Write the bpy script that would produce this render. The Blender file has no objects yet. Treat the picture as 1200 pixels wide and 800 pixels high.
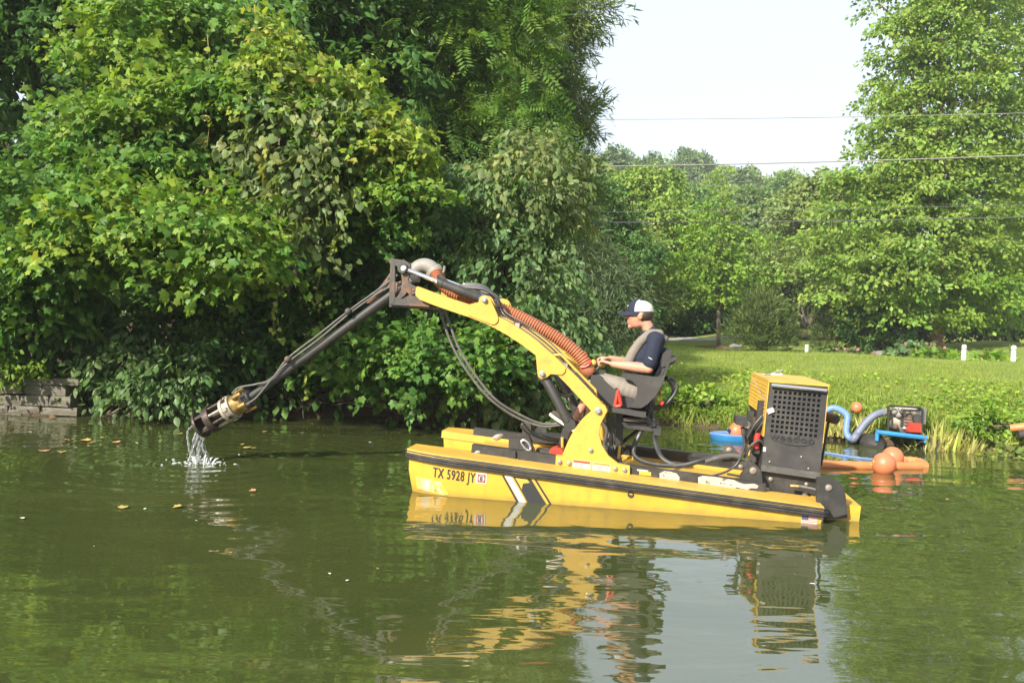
import bpy, bmesh, math, random
import numpy as np
from mathutils import Vector, Matrix, Euler, noise as mnoise

R = math.radians
random.seed(7)
sc = bpy.context.scene
col = sc.collection

# ------------------------------------------------------------------ camera
CAM_H, CAM_PITCH, CAM_ROLL, LENS = 1.6, 1.43, 2.3, 30.0
cam_data = bpy.data.cameras.new('camera')
cam_data.lens = LENS
cam_data.sensor_width = 36.0
cam_data.clip_start = 0.05
cam_data.clip_end = 3000.0
cam = bpy.data.objects.new('camera', cam_data)
col.objects.link(cam)
CAMROT = Matrix.Rotation(R(90 - CAM_PITCH), 3, 'X') @ Matrix.Rotation(R(CAM_ROLL), 3, 'Z')
cam.matrix_world = Matrix.Translation((0, 0, CAM_H)) @ CAMROT.to_4x4()
sc.camera = cam

# ------------------------------------------------------------------ sky, sun, exposure
SUN_DIR = Vector((-0.55, -0.66, 0.54)).normalized()          # towards the sun
SUN_EL = math.asin(SUN_DIR.z)
SUN_ROT = math.atan2(SUN_DIR.x, SUN_DIR.y)
world = bpy.data.worlds.new('World')
sc.world = world
world.use_nodes = True
wn, wl = world.node_tree.nodes, world.node_tree.links
wn.clear()
w_out = wn.new('ShaderNodeOutputWorld')
w_bg = wn.new('ShaderNodeBackground')
w_sky = wn.new('ShaderNodeTexSky')
w_sky.sky_type = 'NISHITA'
w_sky.sun_disc = False
w_sky.sun_elevation = SUN_EL
w_sky.sun_rotation = SUN_ROT
w_sky.altitude = 100.0
w_sky.air_density = 1.0
w_sky.dust_density = 3.0
w_sky.ozone_density = 1.0
w_veil = wn.new('ShaderNodeMix')                              # thin even overcast veil
w_veil.data_type = 'RGBA'
w_veil.inputs[0].default_value = 0.72
w_veil.inputs[7].default_value = (5.35, 5.85, 6.35, 1.0)
wl.new(w_sky.outputs[0], w_veil.inputs[6])
wl.new(w_veil.outputs[2], w_bg.inputs[0])
w_bg.inputs[1].default_value = 0.10
wl.new(w_bg.outputs[0], w_out.inputs[0])

sun_data = bpy.data.lights.new('sun', 'SUN')
sun_data.energy = 4.6
HAZE = 0.0006
sun_data.angle = R(1.0)
sun_data.color = (1.0, 0.94, 0.83)
sun = bpy.data.objects.new('sun', sun_data)
sun.rotation_euler = SUN_DIR.to_track_quat('Z', 'Y').to_euler()
sun.location = SUN_DIR * 60
col.objects.link(sun)

sc.view_settings.view_transform = 'Standard'
sc.view_settings.look = 'None'
sc.view_settings.gamma = 1.0
sc.view_settings.exposure = 1.10
sc.view_settings.use_curve_mapping = False
sc.render.engine = 'CYCLES'
sc.cycles.use_denoising = True
sc.cycles.max_bounces = 6
sc.cycles.diffuse_bounces = 3
sc.cycles.glossy_bounces = 3
sc.cycles.transmission_bounces = 5
sc.cycles.transparent_max_bounces = 4
sc.cycles.caustics_reflective = False
sc.cycles.caustics_refractive = False

# ------------------------------------------------------------------ measuring helpers (photo 1200x800)
FPX = LENS / 36.0 * 1200.0
def ray(px, py):
    return CAMROT @ Vector(((px - 600) / FPX, -(py - 400) / FPX, -1.0))
def at(px, py, D):
    r = ray(px, py)
    return Vector((0, 0, CAM_H)) + r * (D / r.y)
def on_z(px, py, z=0.0):
    r = ray(px, py)
    return Vector((0, 0, CAM_H)) + r * ((z - CAM_H) / r.z)

# ------------------------------------------------------------------ object helpers
def tag(o, label=None, cat=None, group=None, kind=None):
    if label: o['label'] = label
    if cat: o['category'] = cat
    if group: o['group'] = group
    if kind: o['kind'] = kind
    return o
def empty(name, loc=(0, 0, 0), rz=0.0, parent=None):
    o = bpy.data.objects.new(name, None)
    o.empty_display_size = 0.1
    o.location = loc
    o.rotation_euler = (0, 0, rz)
    col.objects.link(o)
    if parent: o.parent = parent
    return o
def link(name, me, mat=None, parent=None):
    o = bpy.data.objects.new(name, me)
    if mat is not None:
        me.materials.clear()
        for m in (mat if isinstance(mat, (list, tuple)) else [mat]):
            me.materials.append(m)
    col.objects.link(o)
    if parent is not None: o.parent = parent
    return o
def smooth(me, angle=40):
    me.polygons.foreach_set('use_smooth', [True] * len(me.polygons))
    try:
        me.set_sharp_from_angle(angle=R(angle))
    except Exception:
        pass
def copy_tree(o, parent=None, loc=None):
    c = o.copy()
    col.objects.link(c)
    if parent is not None: c.parent = parent
    if loc is not None: c.location = loc
    for ch in list(o.children):
        copy_tree(ch, c)
    return c

class MB:
    """collects shapes into one mesh"""
    def __init__(s):
        s.bm = bmesh.new()
    def poly(s, pts):
        return s.bm.faces.new([s.bm.verts.new(p) for p in pts])
    def box(s, a, b, M=None):
        (x0, y0, z0), (x1, y1, z1) = a, b
        P = [(x0,y0,z0),(x1,y0,z0),(x1,y1,z0),(x0,y1,z0),(x0,y0,z1),(x1,y0,z1),(x1,y1,z1),(x0,y1,z1)]
        P = [Vector(p) for p in P]
        if M is not None: P = [M @ p for p in P]
        v = [s.bm.verts.new(p) for p in P]
        for f in ((0,3,2,1),(4,5,6,7),(0,1,5,4),(1,2,6,5),(2,3,7,6),(3,0,4,7)):
            s.bm.faces.new([v[i] for i in f])
        return s
    def prism(s, prof, p0, p1):
        """profile of (u, w), extruded across the boat from p0 to p1"""
        n = len(prof)
        a = [s.bm.verts.new((u, p0, w)) for u, w in prof]
        b = [s.bm.verts.new((u, p1, w)) for u, w in prof]
        s.bm.faces.new(a); s.bm.faces.new(b[::-1])
        for i in range(n):
            j = (i + 1) % n
            s.bm.faces.new((a[i], b[i], b[j], a[j]))
        return s
    def tube(s, pts, r, seg=8, caps=True, rib=None):
        pts = [Vector(p) for p in pts]
        n = len(pts)
        rs = r if isinstance(r, (list, tuple)) else [r] * n
        t = (pts[1] - pts[0]).normalized()
        nrm = t.orthogonal().normalized()
        rings = []
        for i, p in enumerate(pts):
            if i == 0: d = pts[1] - pts[0]
            elif i == n - 1: d = pts[-1] - pts[-2]
            else: d = (pts[i+1] - pts[i]).normalized() + (pts[i] - pts[i-1]).normalized()
            if d.length < 1e-9: d = t
            d.normalize()
            nrm = (nrm - d * nrm.dot(d))
            if nrm.length < 1e-6: nrm = d.orthogonal()
            nrm.normalize()
            bn = d.cross(nrm)
            rings.append([s.bm.verts.new(p + (nrm * math.cos(2*math.pi*k/seg) + bn * math.sin(2*math.pi*k/seg)) * rs[i]) for k in range(seg)])
        for a, b in zip(rings, rings[1:]):
            for k in range(seg):
                j = (k + 1) % seg
                s.bm.faces.new((a[k], a[j], b[j], b[k]))
        if caps:
            s.bm.faces.new(rings[0][::-1]); s.bm.faces.new(rings[-1])
        return s
    def cyl(s, a, b, r, seg=16):
        return s.tube([a, b], r, seg)
    def lathe(s, prof, M, seg=20):
        """prof: (radius, axial) along local Z of M"""
        rings = []
        for rr, zz in prof:
            rings.append([s.bm.verts.new(M @ Vector((rr*math.cos(2*math.pi*k/seg), rr*math.sin(2*math.pi*k/seg), zz))) for k in range(seg)])
        for a, b in zip(rings, rings[1:]):
            for k in range(seg):
                j = (k + 1) % seg
                s.bm.faces.new((a[k], a[j], b[j], b[k]))
        s.bm.faces.new(rings[0][::-1]); s.bm.faces.new(rings[-1])
        return s
    def ball(s, c, r, u=14, v=10, sc3=(1, 1, 1)):
        M = Matrix.Translation(c) @ Matrix.Diagonal((r*sc3[0], r*sc3[1], r*sc3[2], 1))
        bmesh.ops.create_uvsphere(s.bm, u_segments=u, v_segments=v, radius=1.0, matrix=M)
        return s
    def bevel(s, w, seg=2, ang=30):
        es = [e for e in s.bm.edges if len(e.link_faces) == 2 and e.calc_face_angle(0) > R(ang)]
        if es:
            bmesh.ops.bevel(s.bm, geom=es, offset=w, segments=seg, profile=0.6, affect='EDGES', clamp_overlap=True)
        return s
    def build(s, name, mat, parent=None, sm=True, ang=40):
        bmesh.ops.recalc_face_normals(s.bm, faces=s.bm.faces)
        me = bpy.data.meshes.new(name)
        s.bm.to_mesh(me); s.bm.free()
        if sm: smooth(me, ang)
        return link(name, me, mat, parent)

def catmull(pts, n=8):
    pts = [Vector(p) for p in pts]
    P = [pts[0] * 2 - pts[1]] + pts + [pts[-1] * 2 - pts[-2]]
    out = []
    for i in range(1, len(P) - 2):
        p0, p1, p2, p3 = P[i-1], P[i], P[i+1], P[i+2]
        for k in range(n):
            t = k / n
            out.append(0.5 * ((2*p1) + (p2-p0)*t + (2*p0-5*p1+4*p2-p3)*t*t + (-p0+3*p1-3*p2+p3)*t*t*t))
    out.append(pts[-1])
    return out
def axis_matrix(a, b):
    """matrix at a with local Z towards b"""
    a, b = Vector(a), Vector(b)
    q = (b - a).to_track_quat('Z', 'Y')
    return Matrix.Translation(a) @ q.to_matrix().to_4x4()

# ------------------------------------------------------------------ materials
def new_mat(name):
    m = bpy.data.materials.new(name)
    m.use_nodes = True
    nt = m.node_tree
    return m, nt, nt.nodes['Principled BSDF']
def paint(name, c, rough=0.45, metal=0.0, dirt=None, dirt_amt=0.35, scale=6.0, bump=0.0, fine=60.0, spec=0.5, thresh=(0.52, 0.72), var=0.12):
    """base colour with slow mottling, shaped dirt or rust patches and fine relief"""
    m, nt, bs = new_mat(name)
    N, L = nt.nodes, nt.links
    tc = N.new('ShaderNodeTexCoord')
    n1 = N.new('ShaderNodeTexNoise'); n1.inputs['Scale'].default_value = scale; n1.inputs['Detail'].default_value = 8; n1.inputs['Roughness'].default_value = 0.65
    L.new(tc.outputs['Object'], n1.inputs['Vector'])
    n2 = N.new('ShaderNodeTexNoise'); n2.inputs['Scale'].default_value = scale * 0.37; n2.inputs['Detail'].default_value = 3
    L.new(tc.outputs['Object'], n2.inputs['Vector'])
    hsv = N.new('ShaderNodeHueSaturation')
    hsv.inputs['Color'].default_value = (*c, 1)
    mr = N.new('ShaderNodeMapRange')
    mr.inputs[1].default_value = 0.3; mr.inputs[2].default_value = 0.7
    mr.inputs[3].default_value = 1 - var; mr.inputs[4].default_value = 1 + var
    L.new(n2.outputs['Fac'], mr.inputs[0]); L.new(mr.outputs[0], hsv.inputs['Value'])
    base = hsv.outputs[0]
    if dirt is not None:
        ramp = N.new('ShaderNodeMapRange')
        ramp.inputs[1].default_value, ramp.inputs[2].default_value = thresh
        ramp.inputs[3].default_value, ramp.inputs[4].default_value = 0.0, dirt_amt
        L.new(n1.outputs['Fac'], ramp.inputs[0])
        mx = N.new('ShaderNodeMix'); mx.data_type = 'RGBA'
        mx.inputs[7].default_value = (*dirt, 1)
        L.new(ramp.outputs[0], mx.inputs[0]); L.new(base, mx.inputs[6])
        base = mx.outputs[2]
    L.new(base, bs.inputs['Base Color'])
    rr = N.new('ShaderNodeMapRange')
    rr.inputs[3].default_value = max(0.02, rough - 0.12); rr.inputs[4].default_value = min(1.0, rough + 0.18)
    L.new(n1.outputs['Fac'], rr.inputs[0]); L.new(rr.outputs[0], bs.inputs['Roughness'])
    bs.inputs['Metallic'].default_value = metal
    bs.inputs['Specular IOR Level'].default_value = spec
    if bump > 0:
        n3 = N.new('ShaderNodeTexNoise'); n3.inputs['Scale'].default_value = fine; n3.inputs['Detail'].default_value = 4
        L.new(tc.outputs['Object'], n3.inputs['Vector'])
        b = N.new('ShaderNodeBump'); b.inputs['Strength'].default_value = bump; b.inputs['Distance'].default_value = 0.01
        L.new(n3.outputs['Fac'], b.inputs['Height']); L.new(b.outputs[0], bs.inputs['Normal'])
    return m
def bark_mat(name, c1, c2):
    m = paint(name, c1, 0.9, 0, c2, 0.8, 5.0, 0.9, 22.0, 0.2, (0.4, 0.65), 0.25)
    return m
def leaf_mat(name, trans=0.40, rough=0.42, tint=(1.25, 1.25, 0.6)):
    m, nt, bs = new_mat(name)
    N, L = nt.nodes, nt.links
    a = N.new('ShaderNodeAttribute'); a.attribute_name = 'leaf_col'
    L.new(a.outputs['Color'], bs.inputs['Base Color'])
    bs.inputs['Roughness'].default_value = rough
    bs.inputs['Specular IOR Level'].default_value = 0.22
    t = N.new('ShaderNodeBsdfTranslucent')
    mul = N.new('ShaderNodeMix'); mul.data_type = 'RGBA'; mul.blend_type = 'MULTIPLY'
    mul.inputs[0].default_value = 1.0
    mul.inputs[7].default_value = (*tint, 1)
    L.new(a.outputs['Color'], mul.inputs[6]); L.new(mul.outputs[2], t.inputs['Color'])
    mix = N.new('ShaderNodeMixShader'); mix.inputs[0].default_value = trans
    L.new(bs.outputs[0], mix.inputs[1]); L.new(t.outputs[0], mix.inputs[2])
    L.new(mix.outputs[0], N['Material Output'].inputs['Surface'])
    return m

M = {}
M['yellow'] = paint('yellow_paint', (0.55, 0.335, 0.050), 0.45, 0, (0.27, 0.16, 0.05), 0.6, 9.0, 0.08, 40, 0.5, (0.54, 0.74), 0.10)
M['hull'] = paint('yellow_hull', (0.57, 0.335, 0.036), 0.42, 0, (0.28, 0.16, 0.05), 0.65, 5.0, 0.09, 30, 0.5, (0.53, 0.74), 0.12)
def streaks(m, colr, amt, sc3):
    """run-off stains drawn down a surface"""
    nt = m.node_tree; N, L = nt.nodes, nt.links; bs = N['Principled BSDF']
    src = bs.inputs['Base Color'].links[0].from_socket
    tc = N.new('ShaderNodeTexCoord'); mp = N.new('ShaderNodeMapping'); mp.inputs['Scale'].default_value = sc3
    L.new(tc.outputs['Object'], mp.inputs['Vector'])
    n = N.new('ShaderNodeTexNoise'); n.inputs['Scale'].default_value = 1.0; n.inputs['Detail'].default_value = 5; n.inputs['Roughness'].default_value = .6
    L.new(mp.outputs[0], n.inputs['Vector'])
    r = N.new('ShaderNodeMapRange'); r.inputs[1].default_value = .50; r.inputs[2].default_value = .78; r.inputs[4].default_value = amt
    L.new(n.outputs['Fac'], r.inputs[0])
    x = N.new('ShaderNodeMix'); x.data_type = 'RGBA'; x.inputs[7].default_value = (*colr, 1)
    L.new(r.outputs[0], x.inputs[0]); L.new(src, x.inputs[6]); L.new(x.outputs[2], bs.inputs['Base Color'])
streaks(M['hull'], (0.36, 0.20, 0.05), .55, (9, 9, 1.6))
streaks(M['yellow'], (0.42, 0.25, 0.06), .35, (11, 11, 3.0))
def waterline(m, colr, z0, z1, amt):
    """brown scum line left by the pond along the hull"""
    nt = m.node_tree; N, L = nt.nodes, nt.links; bs = N['Principled BSDF']
    src = bs.inputs['Base Color'].links[0].from_socket
    g = N.new('ShaderNodeNewGeometry'); s = N.new('ShaderNodeSeparateXYZ'); L.new(g.outputs['Position'], s.inputs[0])
    n = N.new('ShaderNodeTexNoise'); n.inputs['Scale'].default_value = 7.0; n.inputs['Detail'].default_value = 6
    L.new(g.outputs['Position'], n.inputs['Vector'])
    a = N.new('ShaderNodeMath'); a.operation = 'MULTIPLY_ADD'; a.inputs[1].default_value = -.09; a.inputs[2].default_value = .045
    L.new(n.outputs['Fac'], a.inputs[0])
    b = N.new('ShaderNodeMath'); b.operation = 'ADD'; L.new(s.outputs[2], b.inputs[0]); L.new(a.outputs[0], b.inputs[1])
    r = N.new('ShaderNodeMapRange'); r.inputs[1].default_value = z0; r.inputs[2].default_value = z1; r.inputs[3].default_value = amt; r.inputs[4].default_value = 0
    L.new(b.outputs[0], r.inputs[0])
    x = N.new('ShaderNodeMix'); x.data_type = 'RGBA'; x.inputs[7].default_value = (*colr, 1)
    L.new(r.outputs[0], x.inputs[0]); L.new(src, x.inputs[6]); L.new(x.outputs[2], bs.inputs['Base Color'])
waterline(M['hull'], (0.30, 0.20, 0.05), .0, .055, .7)
M['rubber'] = paint('black_rubber', (0.028, 0.027, 0.026), 0.55, 0, (0.12, 0.105, 0.085), 0.5, 9.0, 0.1, 80, 0.4, (0.48, 0.75))
M['hose'] = paint('black_hose', (0.03, 0.03, 0.03), 0.45, 0, (0.12, 0.11, 0.09), 0.4, 14.0, 0.0, 80, 0.5)
M['greyhose'] = paint('dusty_hose', (0.10, 0.095, 0.085), 0.6, 0, (0.26, 0.24, 0.19), 0.5, 14.0)
M['black'] = paint('black_steel', (0.026, 0.025, 0.023), 0.5, 0.0, (0.10, 0.085, 0.07), 0.55, 7.0, 0.12, 60, 0.5, (0.48, 0.78))
M['rustblack'] = paint('rusty_black_steel', (0.060, 0.055, 0.050), 0.6, 0.0, (0.23, 0.105, 0.045), 0.85, 8.0, 0.3, 50, 0.4, (0.47, 0.66))
M['grille'] = paint('dusty_dark_panel', (0.034, 0.033, 0.032), 0.55, 0.0, (0.10, 0.094, 0.08), 0.6, 5.0, 0.08, 60, 0.4, (0.45, 0.75), 0.15)
M['plastic'] = paint('grey_plastic', (0.034, 0.032, 0.029), 0.5, 0, (0.08, 0.073, 0.06), 0.5, 6.0, 0.05, 60)
M['pad'] = paint('dark_pad', (0.035, 0.033, 0.031), 0.45, 0, (0.09, 0.085, 0.075), 0.4, 9.0, 0.1, 90)
M['wornwhite'] = paint('peeled_white', (0.42, 0.385, 0.33), 0.7, 0, (0.08, 0.085, 0.07), 0.9, 16.0, 0.2, 60, .3, (0.55, 0.62))
M['steel'] = paint('bare_steel', (0.42, 0.40, 0.37), 0.35, 0.85, (0.18, 0.12, 0.08), 0.5, 14.0)
M['bolt'] = paint('zinc_bolt', (0.30, 0.255, 0.21), 0.45, 0.6, (0.25, 0.16, 0.09), 0.6, 40.0)
M['flange'] = paint('worn_flange', (0.075, 0.072, 0.068), 0.5, 0.1, (0.15, 0.14, 0.12), 0.7, 9.0)
M['chrome'] = paint('chrome', (0.72, 0.72, 0.72), 0.12, 1.0, None)
M['orangehose'] = paint('orange_hose', (0.34, 0.115, 0.05), 0.55, 0, (0.20, 0.09, 0.055), 0.5, 6.0, 0.0, 50, 0.5)
M['pvc'] = paint('off_white_elbow', (0.24, 0.222, 0.19), 0.55, 0, (0.12, 0.10, 0.075), 0.5, 14.0)
M['rustbrown'] = paint('wet_rusty_iron', (0.052, 0.031, 0.022), 0.32, 0.3, (0.03, 0.022, 0.018), 0.8, 14.0, 0.4, 60, 0.6, (0.42, 0.62))
M['brass'] = paint('brass', (0.34, 0.22, 0.065), 0.42, 0.5, (0.10, 0.065, 0.03), 0.85, 18.0, 0.15, 60, .5, (.45, .62))
M['cream'] = paint('cream_motor', (0.32, 0.285, 0.22), 0.45, 0.3, (0.09, 0.06, 0.04), 0.85, 16.0, 0.1)
M['red'] = paint('red_plastic', (0.55, 0.045, 0.025), 0.4, 0, (0.25, 0.03, 0.02), 0.4, 12.0)
M['buoy'] = paint('orange_buoy', (0.54, 0.155, 0.065), 0.42, 0, (0.40, 0.17, 0.10), 0.5, 9.0)
M['orangepipe'] = paint('orange_pipe', (0.52, 0.185, 0.06), 0.5, 0, (0.35, 0.16, 0.08), 0.5, 7.0)
M['blue'] = paint('blue_paint', (0.03, 0.21, 0.48), 0.42, 0, (0.10, 0.22, 0.33), 0.5, 9.0)
M['bluehose'] = paint('blue_hose', (0.11, 0.20, 0.40), 0.5, 0, (0.30, 0.36, 0.46), 0.6, 7.0)
M['greybluehose'] = paint('grey_blue_hose', (0.13, 0.145, 0.20), 0.5, 0, (0.30, 0.32, 0.37), 0.5, 7.0)
M['navyplastic'] = paint('navy_cap', (0.02, 0.025, 0.10), 0.4)
M['white'] = paint('white_paint', (0.54, 0.52, 0.48), 0.55, 0, (0.4, 0.36, 0.3), 0.3, 8.0)
M['ink'] = paint('black_ink', (0.02, 0.02, 0.02), 0.5)
M['silverstripe'] = paint('silver_stripe', (0.60, 0.58, 0.53), 0.45, 0, (0.38, 0.33, 0.25), 0.6, 14.0)
M['decalred'] = paint('decal_red', (0.65, 0.06, 0.04), 0.45)
M['decalorange'] = paint('decal_orange', (0.72, 0.24, 0.05), 0.45)
M['flagblue'] = paint('decal_blue', (0.06, 0.07, 0.16), 0.5)
M['flagred'] = paint('faded_red', (0.52, 0.17, 0.14), 0.5)
M['flagwhite'] = paint('faded_white', (0.64, 0.58, 0.50), 0.5)
M['bark'] = bark_mat('bark', (0.085, 0.062, 0.045), (0.15, 0.125, 0.095))
M['greybark'] = bark_mat('grey_bark', (0.16, 0.13, 0.10), (0.24, 0.20, 0.16))
M['redbark'] = bark_mat('reddish_bark', (0.20, 0.115, 0.07), (0.28, 0.19, 0.13))
M['stem'] = paint('vine_stem', (0.20, 0.15, 0.06), 0.8, 0, (0.12, 0.08, 0.04), 0.6, 20)
M['leaf'] = leaf_mat('leaf')
M['farleaf'] = leaf_mat('far_leaf', 0.30, 0.6)
M['grassleaf'] = leaf_mat('grass_blade', 0.38, 0.5, (1.2, 1.2, 0.55))
M['stone'] = paint('wall_stone', (0.20, 0.175, 0.14), 0.9, 0, (0.06, 0.075, 0.04), 0.7, 6.0, 0.9, 25, 0.2, (0.45, 0.65), 0.3)
M['skin'] = paint('skin', (0.48, 0.235, 0.155), 0.5, 0, (0.40, 0.15, 0.095), 0.5, 9.0, 0.03, 90, 0.4)
M['navy'] = paint('navy_cloth', (0.021, 0.025, 0.042), 0.85, 0, (0.03, 0.04, 0.08), 0.5, 10.0, 0.25, 40, 0.2)
M['khaki'] = paint('khaki_vest', (0.20, 0.175, 0.145), 0.85, 0, (0.14, 0.115, 0.08), 0.5, 9.0, 0.3, 50, 0.2)
M['shorts'] = paint('grey_tan_shorts', (0.235, 0.205, 0.175), 0.9, 0, (0.16, 0.135, 0.115), 0.5, 9.0, 0.35, 45, 0.2)
M['capwhite'] = paint('white_mesh', (0.50, 0.485, 0.455), 0.8, 0, None, 0, 9.0, 0.3, 160, 0.2)
M['capnavy'] = paint('navy_cap_cloth', (0.022, 0.026, 0.05), 0.8, 0, None, 0, 9.0, 0.2, 90, 0.2)
M['hair'] = paint('brown_hair', (0.035, 0.020, 0.012), 0.6, 0, (0.06, 0.04, 0.03), 0.5, 60.0, 0.5, 120)
M['shoe'] = paint('dark_shoe', (0.05, 0.04, 0.035), 0.7, 0, (0.12, 0.09, 0.06), 0.5, 14.0)
M['sole'] = paint('white_sole', (0.66, 0.60, 0.50), 0.6)
M['pathgrey'] = paint('path_gravel', (0.33, 0.31, 0.29), 0.9, 0, (0.25, 0.22, 0.19), 0.5, 3.0, 0.3, 20)
M['mulch'] = paint('mulch', (0.16, 0.085, 0.05), 0.95, 0, (0.09, 0.05, 0.03), 0.6, 8.0, 0.6, 30)
M['rock'] = paint('boulder', (0.17, 0.155, 0.14), 0.9, 0, (0.10, 0.09, 0.075), 0.6, 2.5, 0.7, 14)
M['wire'] = paint('wire', (0.20, 0.19, 0.17), 0.6)
M['darkwire'] = paint('dark_wire', (0.06, 0.06, 0.06), 0.6)
# ------------------------------------------------------------------ ground
SHORE = [(-40, 11.0), (-9, 11.7), (-6.5, 12.0), (-4, 12.75), (-2, 13.3), (0.5, 13.9), (3.0, 13.8), (4.6, 13.0), (5.6, 12.5), (7.1, 11.9), (9, 11.2), (14, 10.0), (40, 6.0)]
SX, SY = [p[0] for p in SHORE], [p[1] for p in SHORE]
def sstep(a, b, x):
    t = np.clip((x - a) / (b - a), 0, 1)
    return t * t * (3 - 2 * t)
def shore(x):
    return np.interp(x, SX, SY)
def ground_z(x, y):
    x = np.asarray(x, float); y = np.asarray(y, float)
    d = y - shore(x) - 0.12 * np.sin(x * 2.3) - 0.07 * np.sin(x * 5.1 + 1)
    zr = np.interp(d, [-6, -1.0, -0.15, 0.10, 0.5, 2.0, 5.0, 9.0, 12.0, 18.0, 38.0], [-1.6, -0.7, -0.12, 0.14, 0.28, 0.56, 0.82, 0.98, 1.02, 0.72, 0.45])
    zl = np.interp(d, [-6, -1.0, -0.1, 0.12, 1.0, 4.0, 14.0, 30.0], [-1.6, -0.7, -0.1, 0.10, 0.32, 1.0, 2.2, 2.6])
    k = sstep(-0.6, 2.2, x)
    z = zl * (1 - k) + zr * k
    for cx, cy, rr, hh in ((18.5, 57, 6.5, 1.5), (25.5, 42, 6.5, 1.1), (13.0, 51.5, 4.0, .25)):
        z = z + hh * np.exp(-(((x - cx) / rr) ** 2 + ((y - cy) / rr) ** 2))
    hill = sstep(62, 190, y) * (21.5 + 3.0 * np.sin(x * 0.035 + 0.6) - 0.03 * np.clip(x - 20, -60, 120)) 
    z = z + hill * sstep(-30, 10, x)
    z = z + np.where(d > 1.0, 0.05 * np.sin(x * 0.9 + y * 0.5) * np.sin(y * 0.7 - x * 0.3), 0) * sstep(1, 4, d)
    return z
def gz(x, y):
    return float(ground_z(x, y))
def ground_sheet():
    xs = np.unique(np.concatenate([np.linspace(-260, -14, 42), np.linspace(-14, 18, 161), np.linspace(18, 260, 42)]))
    ys = np.unique(np.concatenate([np.linspace(5.0, 26, 127), np.linspace(26, 70, 45), np.linspace(70, 420, 60)]))
    X, Y = np.meshgrid(xs, ys)
    Z = ground_z(X, Y)
    V = np.stack([X, Y, Z], -1).reshape(-1, 3)
    nx, ny = len(xs), len(ys)
    i = np.arange(nx * ny).reshape(ny, nx)
    F = np.stack([i[:-1, :-1], i[:-1, 1:], i[1:, 1:], i[1:, :-1]], -1).reshape(-1, 4)
    me = bpy.data.meshes.new('ground')
    me.from_pydata(V.tolist(), [], F.tolist())
    smooth(me, 180)
    m, nt, bs = new_mat('ground_soil_and_lawn')
    N, L = nt.nodes, nt.links
    geo = N.new('ShaderNodeNewGeometry')
    sep = N.new('ShaderNodeSeparateXYZ'); L.new(geo.outputs['Position'], sep.inputs[0])
    n1 = N.new('ShaderNodeTexNoise'); n1.inputs['Scale'].default_value = 1.3; n1.inputs['Detail'].default_value = 9
    n2 = N.new('ShaderNodeTexNoise'); n2.inputs['Scale'].default_value = 14; n2.inputs['Detail'].default_value = 6
    for n in (n1, n2): L.new(geo.outputs['Position'], n.inputs['Vector'])
    r1 = N.new('ShaderNodeValToRGB')
    e = r1.color_ramp.elements
    e[0].position = 0.30; e[0].color = (0.140, 0.190, 0.036, 1)
    e[1].position = 0.70; e[1].color = (0.215, 0.250, 0.050, 1)
    L.new(n1.outputs['Fac'], r1.inputs[0])
    soil = N.new('ShaderNodeValToRGB')
    soil.color_ramp.elements[0].color = (0.035, 0.026, 0.017, 1); soil.color_ramp.elements[1].color = (0.12, 0.085, 0.055, 1)
    L.new(n2.outputs['Fac'], soil.inputs[0])
    # lawn on the right-hand bank, bare leaf-strewn soil under the wood
    mx = N.new('ShaderNodeMapRange'); mx.inputs[1].default_value = -0.4; mx.inputs[2].default_value = 2.0
    L.new(sep.outputs[0], mx.inputs[0])
    mz = N.new('ShaderNodeMapRange'); mz.inputs[1].default_value = 0.06; mz.inputs[2].default_value = 0.2
    L.new(sep.outputs[2], mz.inputs[0])
    mu = N.new('ShaderNodeMath'); mu.operation = 'MULTIPLY'
    L.new(mx.outputs[0], mu.inputs[0]); L.new(mz.outputs[0], mu.inputs[1])
    mix = N.new('ShaderNodeMix'); mix.data_type = 'RGBA'
    L.new(mu.outputs[0], mix.inputs[0]); L.new(soil.outputs[0], mix.inputs[6]); L.new(r1.outputs[0], mix.inputs[7])
    L.new(mix.outputs[2], bs.inputs['Base Color'])
    bs.inputs['Roughness'].default_value = 0.95
    bs.inputs['Specular IOR Level'].default_value = 0.15
    b = N.new('ShaderNodeBump'); b.inputs['Strength'].default_value = 0.6; b.inputs['Distance'].default_value = 0.05
    L.new(n2.outputs['Fac'], b.inputs['Height']); L.new(b.outputs[0], bs.inputs['Normal'])
    return tag(link('ground', me, m), kind='structure')
ground_sheet()

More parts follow.
